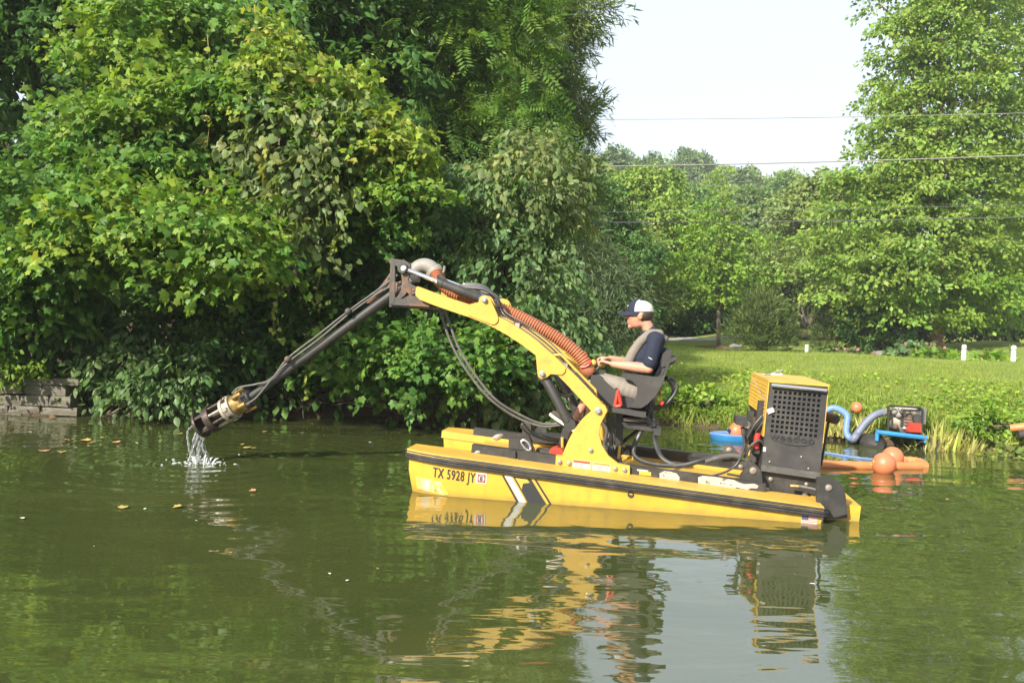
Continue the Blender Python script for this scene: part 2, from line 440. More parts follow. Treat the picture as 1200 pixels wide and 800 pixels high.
# ------------------------------------------------------------------ water
SPLASH = on_z(238, 543)
def water_sheet():
    xs = np.linspace(-60, 60, 61); ys = np.linspace(-40, 15.5, 40)
    me = bpy.data.meshes.new('water')
    V = [(x, y, 0.0) for y in ys for x in xs]
    nx = len(xs)
    F = [(j*nx+i, j*nx+i+1, (j+1)*nx+i+1, (j+1)*nx+i) for j in range(len(ys)-1) for i in range(nx-1)]
    me.from_pydata(V, [], F)
    m, nt, bs = new_mat('murky_pond_water')
    N, L = nt.nodes, nt.links
    geo = N.new('ShaderNodeNewGeometry')
    def mapped(scale, rot=0.0, loc=(0, 0, 0)):
        mp = N.new('ShaderNodeMapping')
        mp.inputs['Scale'].default_value = scale; mp.inputs['Rotation'].default_value = (0, 0, rot); mp.inputs['Location'].default_value = loc
        L.new(geo.outputs['Position'], mp.inputs['Vector'])
        return mp.outputs[0]
    def noise(vec, scale, detail=2, rough=0.5, dist=0.0):
        n = N.new('ShaderNodeTexNoise')
        n.inputs['Scale'].default_value = scale; n.inputs['Detail'].default_value = detail
        n.inputs['Roughness'].default_value = rough; n.inputs['Distortion'].default_value = dist
        L.new(vec, n.inputs['Vector'])
        return n.outputs['Fac']
    def math_(op, a, b=None, c=None):
        n = N.new('ShaderNodeMath'); n.operation = op
        for i, v in enumerate((a, b, c)):
            if v is None: continue
            if isinstance(v, (int, float)): n.inputs[i].default_value = v
            else: L.new(v, n.inputs[i])
        return n.outputs[0]
    big = noise(mapped((0.34, 1.0, 1), 0.12), 1.25, 1.5, 0.45, 0.4)
    mid = noise(mapped((0.36, 1.0, 1), -0.10), 4.2, 2, 0.5, 0.3)
    fin = noise(mapped((0.42, 1.0, 1), 0.05), 11.0, 2, 0.5)
    mfade = noise(mapped((1, 1, 1), 0.3, (4, 2, 0)), 0.35, 1)            # calm and ruffled areas
    mfade = math_('MULTIPLY_ADD', mfade, 1.6, -0.25)
    h = math_('ADD', math_('MULTIPLY', big, 0.034), math_('MULTIPLY', math_('MULTIPLY', mid, 0.0088), mfade))
    h = math_('ADD', h, math_('MULTIPLY', math_('MULTIPLY', fin, 0.0013), mfade))
    # ring ripples running out from the falling jet
    def rings(c, k, amp, fall):
        sub = N.new('ShaderNodeVectorMath'); sub.operation = 'SUBTRACT'
        L.new(geo.outputs['Position'], sub.inputs[0]); sub.inputs[1].default_value = (c[0], c[1], 0)
        ln = N.new('ShaderNodeVectorMath'); ln.operation = 'LENGTH'
        L.new(sub.outputs[0], ln.inputs[0])
        d = ln.outputs['Value']
        wob = math_('MULTIPLY_ADD', mid, 1.6, math_('MULTIPLY', d, k))
        s = math_('SINE', wob)
        f = math_('EXPONENT', math_('MULTIPLY', d, -fall))
        return math_('MULTIPLY', math_('MULTIPLY', s, f), amp)
    h = math_('ADD', h, rings(SPLASH, 26.0, 0.0042, 0.75))
    h = math_('ADD', h, rings((3.1, 7.6, 0), 15.0, 0.0018, 0.45))
    b = N.new('ShaderNodeBump'); b.inputs['Strength'].default_value = 1.0; b.inputs['Distance'].default_value = 1.0
    L.new(h, b.inputs['Height']); L.new(b.outputs[0], bs.inputs['Normal'])
    mud = noise(mapped((0.7, 1, 1), 0.2), 0.5, 4, 0.6, 0.6)
    r = N.new('ShaderNodeValToRGB')
    r.color_ramp.elements[0].position = 0.3; r.color_ramp.elements[0].color = (0.036, 0.048, 0.013, 1)
    r.color_ramp.elements[1].position = 0.7; r.color_ramp.elements[1].color = (0.056, 0.065, 0.018, 1)
    L.new(mud, r.inputs[0]); L.new(r.outputs[0], bs.inputs['Base Color'])
    bs.inputs['Roughness'].default_value = 0.025
    bs.inputs['IOR'].default_value = 2.5
    return tag(link('water', me, m), kind='structure')
water_sheet()

def sheet_strip(name, pts, width, mat, lift, kind='structure'):
    """a ribbon that follows the ground"""
    P = catmull([(x, y, 0) for x, y in pts], 10)
    V, F = [], []
    nw = 6
    for i, p in enumerate(P):
        d = (P[min(i+1, len(P)-1)] - P[max(i-1, 0)]).normalized()
        nrm = Vector((-d.y, d.x, 0))
        for k in range(nw):
            q = p + nrm * width * (k / (nw - 1) - 0.5)
            V.append((q.x, q.y, gz(q.x, q.y) + lift))
    for i in range(len(P) - 1):
        for k in range(nw - 1):
            a = i * nw + k
            F.append((a, a + 1, a + nw + 1, a + nw))
    me = bpy.data.meshes.new(name)
    me.from_pydata(V, [], F)
    smooth(me, 180)
    return tag(link(name, me, mat), kind=kind)
# ------------------------------------------------------------------ the dredging boat (boat frame: u forward, p towards the camera side, w up)
YAW, TRIM = R(9.0), R(3.9)
_st = at(966, 594, 7.06)                                        # near stern corner of the gunwale
BR = (Matrix.Rotation(math.pi - YAW, 3, 'Z') @ Matrix.Rotation(-TRIM, 3, 'Y'))
PH = 0.92                                                      # half beam
BO = _st - BR @ Vector((0, PH, 0))
BW = Matrix.Translation(BO) @ BR.to_4x4()
BWI = BW.inverted()
def B(px, py, p=0.0):
    """point of the boat's lengthwise plane p seen at a photo pixel, as (u, p, w)"""
    o = BWI @ Vector((0, 0, CAM_H))
    d = (BWI.to_3x3() @ ray(px, py))
    k = (p - o.y) / d.y
    return o + d * k
def BU(px, py, p=0.0):
    q = B(px, py, p)
    return (q.x, q.z)
def prof(pts, p):
    return [BU(x, y, p) for x, y in pts]
boat = empty('dredging_boat')
boat.matrix_world = BW
tag(boat, 'yellow twin pontoon dredging boat with raised suction arm and engine at the stern', 'workboat')

BOWU = B(475, 527, PH).x
STERNU = 0.0
print('BOAT length', BOWU, 'bow w', B(475, 527, PH).z, 'waterline bow', (BW @ Vector((BOWU, PH, 0))).z, 'stern', (BW @ Vector((0, PH, 0))).z)

def pontoon(side, name='pontoon', label=None):
    """hull with rockered bow; side = +1 towards the camera"""
    pin = PH - 0.42
    secs = []
    N = 26
    for i in range(N + 1):
        t = i / N
        u = STERNU + (BOWU - STERNU) * t
        nose = max(0.0, (t - 0.86) / 0.14)
        out = PH - 0.035 - 0.10 * nose ** 2.2
        inn = pin + 0.02 * nose
        bot = -0.62 + 0.13 * nose ** 1.6
        ub = u - 0.06 * nose                                    # raked stem
        chine = bot + 0.10
        secs.append([(u, out, -0.012), (u - 0.012*nose, out - 0.012, -0.20), (ub, out - 0.03, chine), (ub - 0.05*nose, out - 0.12, bot), (ub - 0.05*nose, inn + 0.06, bot), (ub, inn, chine), (u, inn, -0.012)])
    bm = MB()
    rings = [[bm.bm.verts.new((u, side * p, w)) for u, p, w in s] for s in secs]
    n = len(rings[0])
    for a, b in zip(rings, rings[1:]):
        for k in range(n):
            j = (k + 1) % n
            bm.bm.faces.new((a[k], a[j], b[j], b[k]))
    bm.bm.faces.new(rings[0]); bm.bm.faces.new(rings[-1])
    o = bm.bevel(0.012, 2, 35).build(name, M['hull'], boat)
    # moulded top lip of the pontoon
    top = MB()
    V = []
    for i in range(N + 1):
        t = i / N
        u = STERNU + (BOWU + 0.012 - STERNU) * t
        nose = max(0.0, (t - 0.86) / 0.14)
        V.append([(u, PH - 0.002 - 0.10 * nose ** 2.2), (u, pin - 0.012 + 0.02 * nose)])
    ra = [[top.bm.verts.new((u, side * p, w)) for (u, p), w in ((s[0], -0.035), (s[0], 0.0), (s[1], 0.0), (s[1], -0.075))] for s in V]
    for a, b in zip(ra, ra[1:]):
        for k in range(4):
            j = (k + 1) % 4
            top.bm.faces.new((a[k], a[j], b[j], b[k]))
    top.bm.faces.new(ra[0]); top.bm.faces.new(ra[-1])
    top.bevel(0.01, 2, 30).build('pontoon_top', M['yellow'], o)
    # ribbed rubber rub rail round the outer edge
    r = MB()
    prof_r = [(0.0, -0.092), (0.020, -0.088), (0.026, -0.072), (0.017, -0.063), (0.029, -0.054), (0.029, -0.040), (0.017, -0.032), (0.025, -0.022), (0.017, -0.007), (0.0, -0.004)]
    rr = []
    path = []
    for i in range(N + 1):
        t = i / N
        nose = max(0.0, (t - 0.86) / 0.14)
        path.append((STERNU + (BOWU - STERNU) * t, PH - 0.02 - 0.10 * nose ** 2.2))
    e = path[-1]
    path += [(e[0] + 0.010, e[1] - 0.03), (e[0] + 0.012, e[1] - 0.10)]
    s0 = path[0]
    path = [(s0[0] - 0.022, s0[1] - 0.10), (s0[0] - 0.018, s0[1] - 0.02)] + path
    for i, (u, p) in enumerate(path):
        a, b = path[max(i-1, 0)], path[min(i+1, len(path)-1)]
        d = Vector((b[0]-a[0], b[1]-a[1])).normalized()
        nn = Vector((-d.y, d.x))
        rr.append([r.bm.verts.new((u + nn.x * k, side * (p + nn.y * k), w)) for k, w in prof_r])
    for a, b in zip(rr, rr[1:]):
        for k in range(len(prof_r)):
            j = (k + 1) % len(prof_r)
            r.bm.faces.new((a[k], a[j], b[j], b[k]))
    r.bm.faces.new(rr[0]); r.bm.faces.new(rr[-1])
    r.build('rub_rail', M['rubber'], o, ang=25)
    return o
hull = pontoon(+1)
farhull = pontoon(-1)

def text_mesh(s, size, mat, name, mtx, parent, xs=1.0, extrude=0.001, bold=0.0, spacing=1.0):
    cu = bpy.data.curves.new('lettering', 'FONT')
    cu.body = s; cu.size = size; cu.extrude = extrude; cu.offset = bold; cu.space_character = spacing
    cu.align_x = 'LEFT'; cu.align_y = 'CENTER'
    tmp = bpy.data.objects.new('lettering_source', cu)
    col.objects.link(tmp)
    bpy.context.view_layer.update()
    me = bpy.data.meshes.new_from_object(tmp.evaluated_get(bpy.context.evaluated_depsgraph_get()))
    bpy.data.objects.remove(tmp); bpy.data.curves.remove(cu)
    me.transform(mtx @ Matrix.Diagonal((xs, 1, 1, 1)))
    me.name = name
    return link(name, me, mat, parent)
def side_matrix(u, p, w, du=(-1, 0, 0), up=(0, 0, 1)):
    """text plane on the camera-side face: reading direction du, facing +p"""
    x = Vector(du).normalized(); y = Vector(up); y = (y - x * y.dot(x)).normalized(); z = x.cross(y)
    m = Matrix((x, y, z)).transposed().to_4x4()
    m.translation = Vector((u, p, w))
    return m

# lettering, sticker, stripes, flag and patch on the near hull side: thin decals standing on the planking
def hp(w):                                                     # hull side p at height w (clear of the tumblehome)
    return PH - 0.035 - 0.012 * min(1, max(0, -w / 0.2)) - max(0, (-w - 0.2)) * 0.05
def nose_in(u):
    t = (u - STERNU) / (BOWU - STERNU)
    return 0.10 * max(0.0, (t - 0.86) / 0.14) ** 2.2
a0 = B(506.5, 553.5, PH - 0.043); a1 = B(555, 560, PH - 0.043)
print('letter', a0, a1)
def conform(o):
    for v in o.data.vertices:
        v.co.y = hp(v.co.z) - nose_in(v.co.x) + .005 + .5 * (v.co.y - PH + .0405)
_t = text_mesh('TX 5928 JY', 0.125, M['ink'], 'registration_lettering', side_matrix(a0.x, PH - 0.0405, (a0.z + a1.z) / 2 - 0.002, (-1, 0, -(a0.z - a1.z) / (a0.x - a1.x))), hull, 0.60, 0.0018, 0.0012, 1.12)
conform(_t)
def decal(pts, mat, name, off=0.003, parent=None, p=None, thick=0.004):
    m = MB()
    A = [B(x, y, PH - 0.05) for x, y in pts]
    f = [m.bm.verts.new((q.x, (hp(q.z) - nose_in(q.x) if p is None else p) + off, q.z)) for q in A]
    g = [m.bm.verts.new((q.x, (hp(q.z) - nose_in(q.x) if p is None else p) + off - thick, q.z)) for q in A]
    m.bm.faces.new(f); m.bm.faces.new(g[::-1])
    for i in range(len(f)):
        j = (i + 1) % len(f)
        m.bm.faces.new((f[i], f[j], g[j], g[i]))
    return m.build(name, mat, parent or hull, sm=False)
decal([(558.5, 553), (571, 554.5), (570, 567), (557.5, 565.5)], M['white'], 'registration_sticker', 0.003)
decal([(560.3, 555), (569.5, 556), (568.8, 565.6), (559.6, 564.5)], M['decalred'], 'sticker_square', 0.0045)
decal([(564.5 + 3.4*math.cos(t*.524), 560.2 + 3.9*math.sin(t*.524)) for t in range(12)], M['white'], 'sticker_disc', 0.0058)
q = B(562.5, 560.3, PH - 0.05)
text_mesh('8', 0.066, M['ink'], 'sticker_number', side_matrix(q.x, hp(q.z) + 0.007, q.z), hull, 0.8, 0.001, 0.002)
decal([(588, 556), (590.5, 556.3), (610, 592), (607, 591.6)], M['ink'], 'hull_stripe', 0.003)
decal([(591.5, 556.4), (599, 557.3), (619, 593), (611, 592.2)], M['silverstripe'], 'hull_stripe', 0.003)
decal([(601, 557.5), (622, 560.2), (643, 595.5), (621, 593.3)], M['ink'], 'hull_stripe', 0.003)
decal([(623.5, 560.5), (626, 560.8), (647, 595.8), (644.3, 595.6)], M['yellow'], 'hull_stripe', 0.0035)
decal([(626, 560.8), (628.5, 561), (650, 596.3), (647, 595.8)], M['ink'], 'hull_stripe', 0.003)
decal([(604, 559.5), (618, 561.3), (621, 565), (613, 566), (611.5, 573), (608.5, 567)], M['yellow'], 'hull_stripe', 0.0048)
patch = decal([(485, 559), (518, 565), (525.5, 579), (520, 580), (487, 573.5)], M['wornwhite'], 'repair_patch', 0.003)
_pm = paint('patched_yellow', (0.78, 0.44, 0.06), 0.6, 0, (0.66, 0.55, 0.38), 0.95, 11.0, 0.5, 30, 0.3, (0.48, 0.60), 0.2)
patch.data.materials[0] = _pm
# flag decal
decal([(939, 603.2), (958, 605.0), (957.6, 614.6), (938.4, 612.8)], M['flagwhite'], 'flag_decal', 0.003)
for k in range(5):
    y0 = 603.6 + k * 2.0
    decal([(939, y0), (957.9, y0 + 1.8), (957.9, y0 + 2.8), (938.9, y0 + 1.0)], M['flagred'], 'flag_stripe', 0.0048)
decal([(939.0, 603.2), (947.2, 604.0), (947, 608.4), (938.9, 607.6)], M['flagblue'], 'flag_canton', 0.0062)
m = MB(); q = B(739, 579, PH - 0.04)
m.lathe([(0.028, 0), (0.028, 0.012), (0.018, 0.014), (0.016, 0.004)], axis_matrix((q.x, hp(q.z) - 0.004, q.z), (q.x, hp(q.z) + 0.1, q.z)), 14)
m.build('drain_plug', M['rubber'], hull)

# deck between the pontoons
m = MB()
d0 = B(545, 527, 0.5).x; 
m.prism([(-0.02, -0.30), (d0 - 0.02, -0.30), (d0 - 0.02, -0.035), (-0.02, -0.035)], -(PH - 0.44), PH - 0.44)
m.bevel(0.012, 2).build('deck', M['yellow'], boat)
m = MB()                                                       # slanted fillet at the front of the deck
m.prism([(d0 - 0.02, -0.26), (d0 + 0.10, -0.22), (d0 + 0.02, -0.10), (d0 - 0.02, -0.06)], -(PH - 0.445), PH - 0.445)
m.bevel(0.008, 2).build('deck_front', M['yellow'], boat)
# stern float behind the near pontoon, with a sloping top
m = MB()
u0, u1 = B(1009, 593, 0.66).x, 0.02
wt = B(1009, 593, .66).z
m.prism([(u0, -0.62), (u1, -0.62), (u1, wt), (u0, wt)], -0.25, 0.66)
m.bevel(0.012, 2).build('stern_float', M['hull'], boat)

# black channel rails on the pontoon tops, with their peeled white ends
def rail(p0, p1, x0, x1, ytop, mat, name, h0=0.0):
    m = MB()
    ua, ub = B(x0, ytop, (p0+p1)/2).x, B(x1, ytop, (p0+p1)/2).x
    m.box((min(ua, ub), p0, 0.002), (max(ua, ub), p1, 0.075))
    return m.bevel(0.006, 2).build(name, mat, boat)
for s in (1, -1):
    a, b = sorted((s * 0.50, s * 0.585))
    rail(a, b, 552, 900, 540, M['black'], 'deck_rail')
m = MB(); m.tube(catmull([B(553, 531, .545), B(560, 529.5, .56), B(567, 527.5, .545)], 6), [0.03*(0.6+0.5*math.sin(i/12*3.1)) for i in range(13)], 8)
m.build('mooring_cleat', M['pvc'], boat)
m = MB(); m.tube(catmull([B(577, 514, -.52), B(583, 512, -.50), B(590, 509, -.52)], 6), [0.03*(0.6+0.5*math.sin(i/12*3.1)) for i in range(13)], 8)
m.build('mooring_cleat', M['pvc'], boat)
def plate(pts, p0, p1, mat, name, parent=None, bev=0.006, pp=None):
    m = MB()
    m.prism(prof(pts, pp if pp is not None else p1), p0, p1)
    return m.bevel(bev, 2).build(name, mat, parent or boat)
pw = plate([(746, 549.5), (752, 549.8), (760, 551), (759, 552.5), (753, 552), (747, 551.5)], 0.583, 0.589, M['wornwhite'], 'worn_patch', bev=0.002)
plate([(818, 559), (824, 557.2), (838, 558.5), (850, 560.5), (860, 562), (866, 565), (872, 567), (884, 566.5), (889, 569), (887, 572), (880, 571.5), (876, 573.5), (868, 572), (863, 570.5), (860, 573.5), (852, 572), (846, 571), (836, 569.5), (826, 568), (818.5, 566.5)], 0.583, 0.589, M['wornwhite'], 'worn_patch', bev=0.002)
plate([(773, 554), (779, 551.5), (786, 552.5), (793, 554.5), (796.5, 559), (796, 563), (789, 563), (785, 561.5), (778, 562), (773, 560)], 0.583, 0.5895, M['wornwhite'], 'worn_patch', bev=0.002)
plate([(749, 551.5), (763, 553), (763, 557.5), (749, 556)], 0.583, 0.590, M['yellow'], 'yellow_plate', bev=0.002)
# mounting box and lever plates at the foot of the lift cylinder
plate([(596, 514), (604, 512.5), (620, 513), (631, 539), (650, 541), (651, 544), (600, 537), (596, 530)], 0.44, 0.495, M['black'], 'cylinder_foot')
plate([(607, 529), (628, 530), (652, 534), (651, 544.5), (607, 540)], 0.588, 0.62, M['black'], 'mounting_block')
plate([(596, 528), (604, 528.5), (604, 538.5), (595, 537)], 0.588, 0.61, M['black'], 'mounting_block')
m = MB(); m.tube(catmull([B(611, 517, .51), B(614, 515.5, .51), B(619, 519, .51), B(622, 525, .51), B(620.5, 528, .51), B(616, 525.5, .51), B(611.5, 519.5, .51), B(611, 517, .51)], 5), 0.012, 6, caps=False)
m.build('lock_ring', M['steel'], boat)
plate([(620, 508), (661, 513), (661, 520), (625, 518)], -0.50, -0.20, M['black'], 'cross_beam')
plate([(612, 497), (622, 497), (623, 510), (612, 510)], -0.42, -0.34, M['black'], 'hose_bracket')
m = MB(); m.tube(catmull([B(617 + 6*math.cos(t/10*6.283), 499 + 3.5*math.sin(t/10*6.283), -.38) for t in range(11)], 2), 0.014, 6, caps=False)
m.build('bracket_ring', M['greyhose'], boat)
plate([(628, 502), (634, 497), (640, 503), (641, 510), (624, 509)], -0.44, -0.40, M['black'], 'lug')
m = MB(); bx = B(633, 527, .30); m.box((bx.x - 0.17, .20, -.03), (bx.x + 0.03, .38, 0.075)); m.bevel(.006).build('valve_block', M['rustblack'], boat)

# tower plates
TOWER = [(651.5, 533.5), (659, 534), (661, 528), (666, 516), (673, 503), (682, 491), (692, 482), (697, 473), (703.5, 472), (709, 475), (711.5, 481), (708, 488), (703.5, 497), (702, 508), (705, 521), (713, 534), (724, 543), (738, 546), (738, 556.5), (651, 544.5)]
tower = plate(TOWER, 0.56, 0.622, M['yellow'], 'tower_plate', bev=0.005)
tw2 = link('tower_plate', tower.data.copy(), None, boat)
for v in tw2.data.vertices: v.co.y -= 1.15
lug = plate([(697, 478), (702, 473), (708, 475), (713, 482), (708, 487.5), (699, 486)], 0.50, 0.555, M['yellow'], 'pivot_lug', tower, 0.004, pp=0.56)
def bolt(px, py, p, r=0.02, h=0.014, parent=None, mat='bolt', name='bolt'):
    q = B(px, py, p)
    m = MB()
    m.lathe([(r*1.25, 0), (r*1.25, h*0.35), (r, h*0.4), (r, h), (r*0.7, h*1.15)], axis_matrix(q, q + Vector((0, 1, 0))), 12)
    return m.build(name, M[mat], parent or boat, ang=30)
for x, y in ((656, 541), (667, 542.5), (721, 549), (732, 550.5), (692.5, 527.5)):
    bolt(x, y, 0.621, 0.019, 0.016, tower)
bolt(701, 481, 0.621, 0.026, 0.03, tower, 'steel', 'pivot_pin')
def label_decal(x0, x1, y0, dy, band, parent):
    sl = (dy) / (x1 - x0)
    pts = [(x0, y0), (x1, y0 + dy), (x1 - 0.5, y0 + dy + 12), (x0 - 0.5, y0 + 11.5)]
    o = plate(pts, 0.620, 0.6235, M['white'], 'warning_label', parent, 0.0006, pp=0.6235)
    plate([(x0 + .4, y0 + .3), (x1 - .4, y0 + dy + .3), (x1 - .5, y0 + dy + 3.3), (x0 + .3, y0 + 3.0)], 0.622, 0.6245, M[band], 'label_band', parent, 0.0005, pp=0.6245)
    for k in range(3):
        yy = y0 + 5 + k * 2.1
        plate([(x0 + 2, yy), (x1 - 3 - 4*(k % 2), yy + dy * .85), (x1 - 3 - 4*(k % 2), yy + dy * .85 + .7), (x0 + 2, yy + .7)], 0.622, 0.6242, M['grille'], 'label_line', parent, 0.0002, pp=0.6242)
label_decal(671.5, 692, 538.3, 2.2, 'decalred', tower)
label_decal(694.5, 715.5, 541, 2.2, 'decalorange', tower)

# lift arms: two bent box beams, with cylinder lugs
ARM_TOP = [(487.5, 338), (489, 335.5), (502, 340.5), (515, 345), (532, 351), (549, 356.5), (566, 362), (584, 371), (596, 377), (607.5, 384), (618, 391), (629, 399), (638, 407), (647.5, 415), (655, 422), (664, 430.5), (675, 440), (686, 451.5), (698, 464.5), (706, 473)]
ARM_BOT = [(698, 487), (691, 479), (678, 465), (664, 450), (653, 439), (641, 428), (627.5, 416), (612, 404), (595, 393), (583, 386), (570, 379.5), (551, 372), (530, 365), (510, 358), (492, 351), (487, 346)]
def lift_arm(p0, p1, label=None):
    m = MB()
    m.prism(prof(ARM_TOP + ARM_BOT, 0.545), p0, p1)
    arm = m.bevel(0.012, 2, 35).build('lift_arm', M['yellow'], boat)
    g = MB()
    g.prism(prof([(546, 357.5), (561, 354), (562, 349), (564.5, 346.5), (568, 345.8), (572, 347), (574.5, 350), (582.5, 368), (584, 373), (583, 377), (580, 379.8), (576, 380), (548, 369), (545, 365)], 0.56), p1 - 0.002, p1 + 0.014)
    g.prism(prof([(546, 357.5), (561, 354), (562, 349), (564.5, 346.5), (568, 345.8), (572, 347), (574.5, 350), (582.5, 368), (584, 373), (583, 377), (580, 379.8), (576, 380), (548, 369), (545, 365)], 0.56), p0 - 0.014, p0 + 0.002)
    g.bevel(0.005, 2).build('cylinder_lug', M['yellow'], arm)
    g = MB()
    for a, b in ((p1 - 0.002, p1 + 0.014), (p0 - 0.014, p0 + 0.002)):
        g.prism(prof([(627.7, 411), (630, 407.5), (634, 406.5), (648, 416), (660, 427), (663, 431), (662, 435.5), (658.5, 439), (652, 438.8), (645.5, 438), (642, 441), (638.5, 443.5), (634, 443.6), (631, 441.5), (629.8, 437)], 0.56), a, b)
    g.bevel(0.005, 2).build('cylinder_lug', M['yellow'], arm)
    return arm
arm1 = lift_arm(0.44, 0.55)
arm2 = link('lift_arm', arm1.data.copy(), None, boat)
for v in arm2.data.vertices: v.co.y -= 0.99
for ch in arm1.children:
    c = link('cylinder_lug', ch.data.copy(), None, arm2)
    for v in c.data.vertices: v.co.y -= 0.99
bolt(568, 351.5, 0.563, 0.022, 0.03, arm1, 'steel', 'pivot_pin')
bolt(635.5, 438, 0.563, 0.022, 0.03, arm1, 'steel', 'pivot_pin')
# guard tube along the inner side of the near arm
m = MB(); m.tube([B(647, 417, .5), B(651, 415.8, .5), B(657.5, 415.6, .5), B(677, 436, .5), B(697.5, 456.5, .5), B(698.3, 461, .5), B(698.3, 466, .5)], 0.0125, 8)
m.build('guard_tube', M['yellow'], boat)
m = MB(); m.tube([B(653, 415, -.47), B(657, 412.2, -.47), B(664, 412, -.47), B(682, 429.5, -.47), B(686, 436, -.47)], 0.013, 8)
m.build('guard_tube', M['yellow'], boat)
# dark strip along the near arm and hydraulic lines clipped to its top
m = MB(); m.tube([B(674, 437, .53), B(688, 452, .53), B(696.5, 461.5, .53)], 0.018, 6); m.build('hydraulic_line', M['black'], boat)
for k, (dx, dy) in enumerate(((0, 0), (2.5, -2.5), (5, -5))):
    m = MB(); m.tube(catmull([B(548 + dx, 339 + dy, .36 - .05*k), B(575 + dx, 350 + dy, .40 - .05*k), B(588 + dx, 371 + dy, .48 - .05*k), B(610 + dx, 384 + dy, .48 - .05*k), B(632 + dx, 400 + dy, .48 - .05*k), B(650 + dx, 416 + dy, .48 - .05*k), B(675 + dx*.5, 440 + dy*.5, .5 - .05*k)], 6), 0.008, 6)
    m.build('hydraulic_line', M['greyhose'] if k != 1 else M['hose'], boat)
for x, y in ((607, 381), (663, 428)):
    q = B(x, y, .46); m = MB(); m.box((q.x-.02, .36, q.z-.02), (q.x+.02, .5, q.z+.02)); m.bevel(.004).build('line_clamp', M['steel'], boat)
# lift cylinders (from the lower lug to the deck foot)
def cylinder(a, b, frac, r1, r2, name):
    a, b = Vector(a), Vector(b)
    c = a.lerp(b, frac)
    m = MB(); m.lathe([(r1*.9, 0), (r1, .01), (r1, (c-a).length - .05), (r1*1.1, (c-a).length - .045), (r1*1.1, (c-a).length), (r1*.8, (c-a).length + .01)], axis_matrix(a, c), 16)
    o = m.build(name, M['black'], boat, ang=30)
    m = MB(); m.cyl(c, b, r2, 12); m.build('piston_rod', M['chrome'], o)
    for q in (a, b):
        m = MB(); m.cyl(q - Vector((0, .045, 0)), q + Vector((0, .045, 0)), r1*1.15, 14); m.bevel(.004).build('rod_eye', M['black'], o)
    return o
for s in (1, -1):
    cylinder(B(637, 439, .495) + Vector((0, 0 if s > 0 else -.99, 0)), B(668, 497, .495) + Vector((0, 0 if s > 0 else -.99, 0)), 0.93, 0.048, 0.024, 'lift_cylinder')
    cylinder(B(567, 351, .495) + Vector((0, 0 if s > 0 else -.99, 0)), B(473, 314.5, .495) + Vector((0, 0 if s > 0 else -.99, 0)), 0.56, 0.042, 0.022, 'tilt_cylinder')
# quick-attach head frame: side plates with cut-outs, cross tubes, lower tray
def head_side(p):
    o = plate([(457.5, 303.5), (461, 302.5), (462.5, 306), (462.5, 352), (460, 355.5), (456, 355.5)], p - .02, p + .02, M['rustblack'], 'head_upright', bev=.004)
    plate([(461, 303), (474, 305), (481, 310), (480.5, 320), (478, 328), (482, 333), (489, 337), (489, 345), (482, 347), (476.5, 342), (474, 346), (468, 351), (464, 350), (470, 340), (471, 330), (469.5, 314), (463, 311)], p - .018, p + .018, M['rustblack'], 'head_plate', bev=.004)
    plate([(462, 348), (472, 350), (482, 344), (490, 347), (494, 352), (503, 356), (503, 359.5), (456, 357), (456, 353)], p - .016, p + .016, M['rustblack'], 'head_plate', bev=.004)
    plate([(463, 330), (466, 331), (464.5, 342), (462, 344)], p - .014, p + .014, M['rustblack'], 'head_plate', bev=.003)
    m = MB(); m.tube(catmull([B(484.5 + 3.8*math.cos(t/8*6.283), 340 + 3.8*math.sin(t/8*6.283), p + .03) for t in range(9)], 3), .012, 6, caps=False)
    m.build('lock_ring', M['rustblack'], boat)
    bolt(473, 314.5, p + (.062 if p > 0 else .018), .022, .012, None, 'white' if p > 0 else 'steel', 'pivot_pin')
    bolt(485, 340, p + .02, .02, .02, None, 'rustblack', 'pivot_pin')
head_side(0.48); head_side(-0.51)
m = MB()
for x, y, r in ((459.5, 306, .03), (459.5, 353, .03), (482, 355, .022)):
    a = B(x, y, .46); m.cyl(a, Vector((a.x, -.49, a.z)), r, 10)
m.build('head_cross_tube', M['rustblack'], boat)
m = MB()
a, b = B(456, 357, .46), B(500, 359, .46)
m.prism([(a.x, a.z), (b.x, b.z), (b.x, b.z - .02), (a.x, a.z - .02)], -.48, .455); m.bevel(.003).build('head_tray', M['rustblack'], boat)
# suction elbow and ribbed orange hose between the arms
PC = 0.02
m = MB(); m.tube(catmull([B(484, 330, PC), B(484.5, 321, PC), B(489, 314, PC), B(497, 311, PC), B(505, 313.5, PC), B(511, 320, PC)], 6), 0.072, 16); m.build('suction_elbow', M['pvc'], boat)
for a, b in (((481.5, 322), (482, 331)), ((505.5, 314.5), (512, 322))):
    m = MB(); m.lathe([(.083, 0), (.089, .01), (.089, .06), (.083, .07)], axis_matrix(B(*b, PC), B(*a, PC)), 20); m.build('hose_coupling', M['pvc'], boat)
def ribbed(pts, r, pitch, mat, name, parent, amp=0.1, seg=14):
    P = catmull(pts, 16)
    d = [0.0]
    for a, b in zip(P, P[1:]): d.append(d[-1] + (b - a).length)
    n = int(d[-1] / pitch * 2)
    out, rs = [], []
    j = 0
    for i in range(n + 1):
        s = d[-1] * i / n
        while j < len(d) - 2 and d[j+1] < s: j += 1
        out.append(P[j].lerp(P[j+1], (s - d[j]) / max(1e-9, d[j+1] - d[j])))
        rs.append(r * (1 + amp * (1 if i % 2 else -1)))
    m = MB(); m.tube(out, rs, seg)
    return m.build(name, mat, parent, ang=60)
ribbed([B(510, 319, .1), B(516, 330, .14), B(527, 340, .18), B(543, 348, .2), B(560, 354, .2), B(583, 361, .2), B(604, 369, .2), B(628, 381, .2), B(654, 396.5, .2), B(671, 409, .2), B(681, 419, .2), B(688, 429, .2)], 0.060, 0.026, M['orangehose'], 'suction_hose', boat, 0.085)
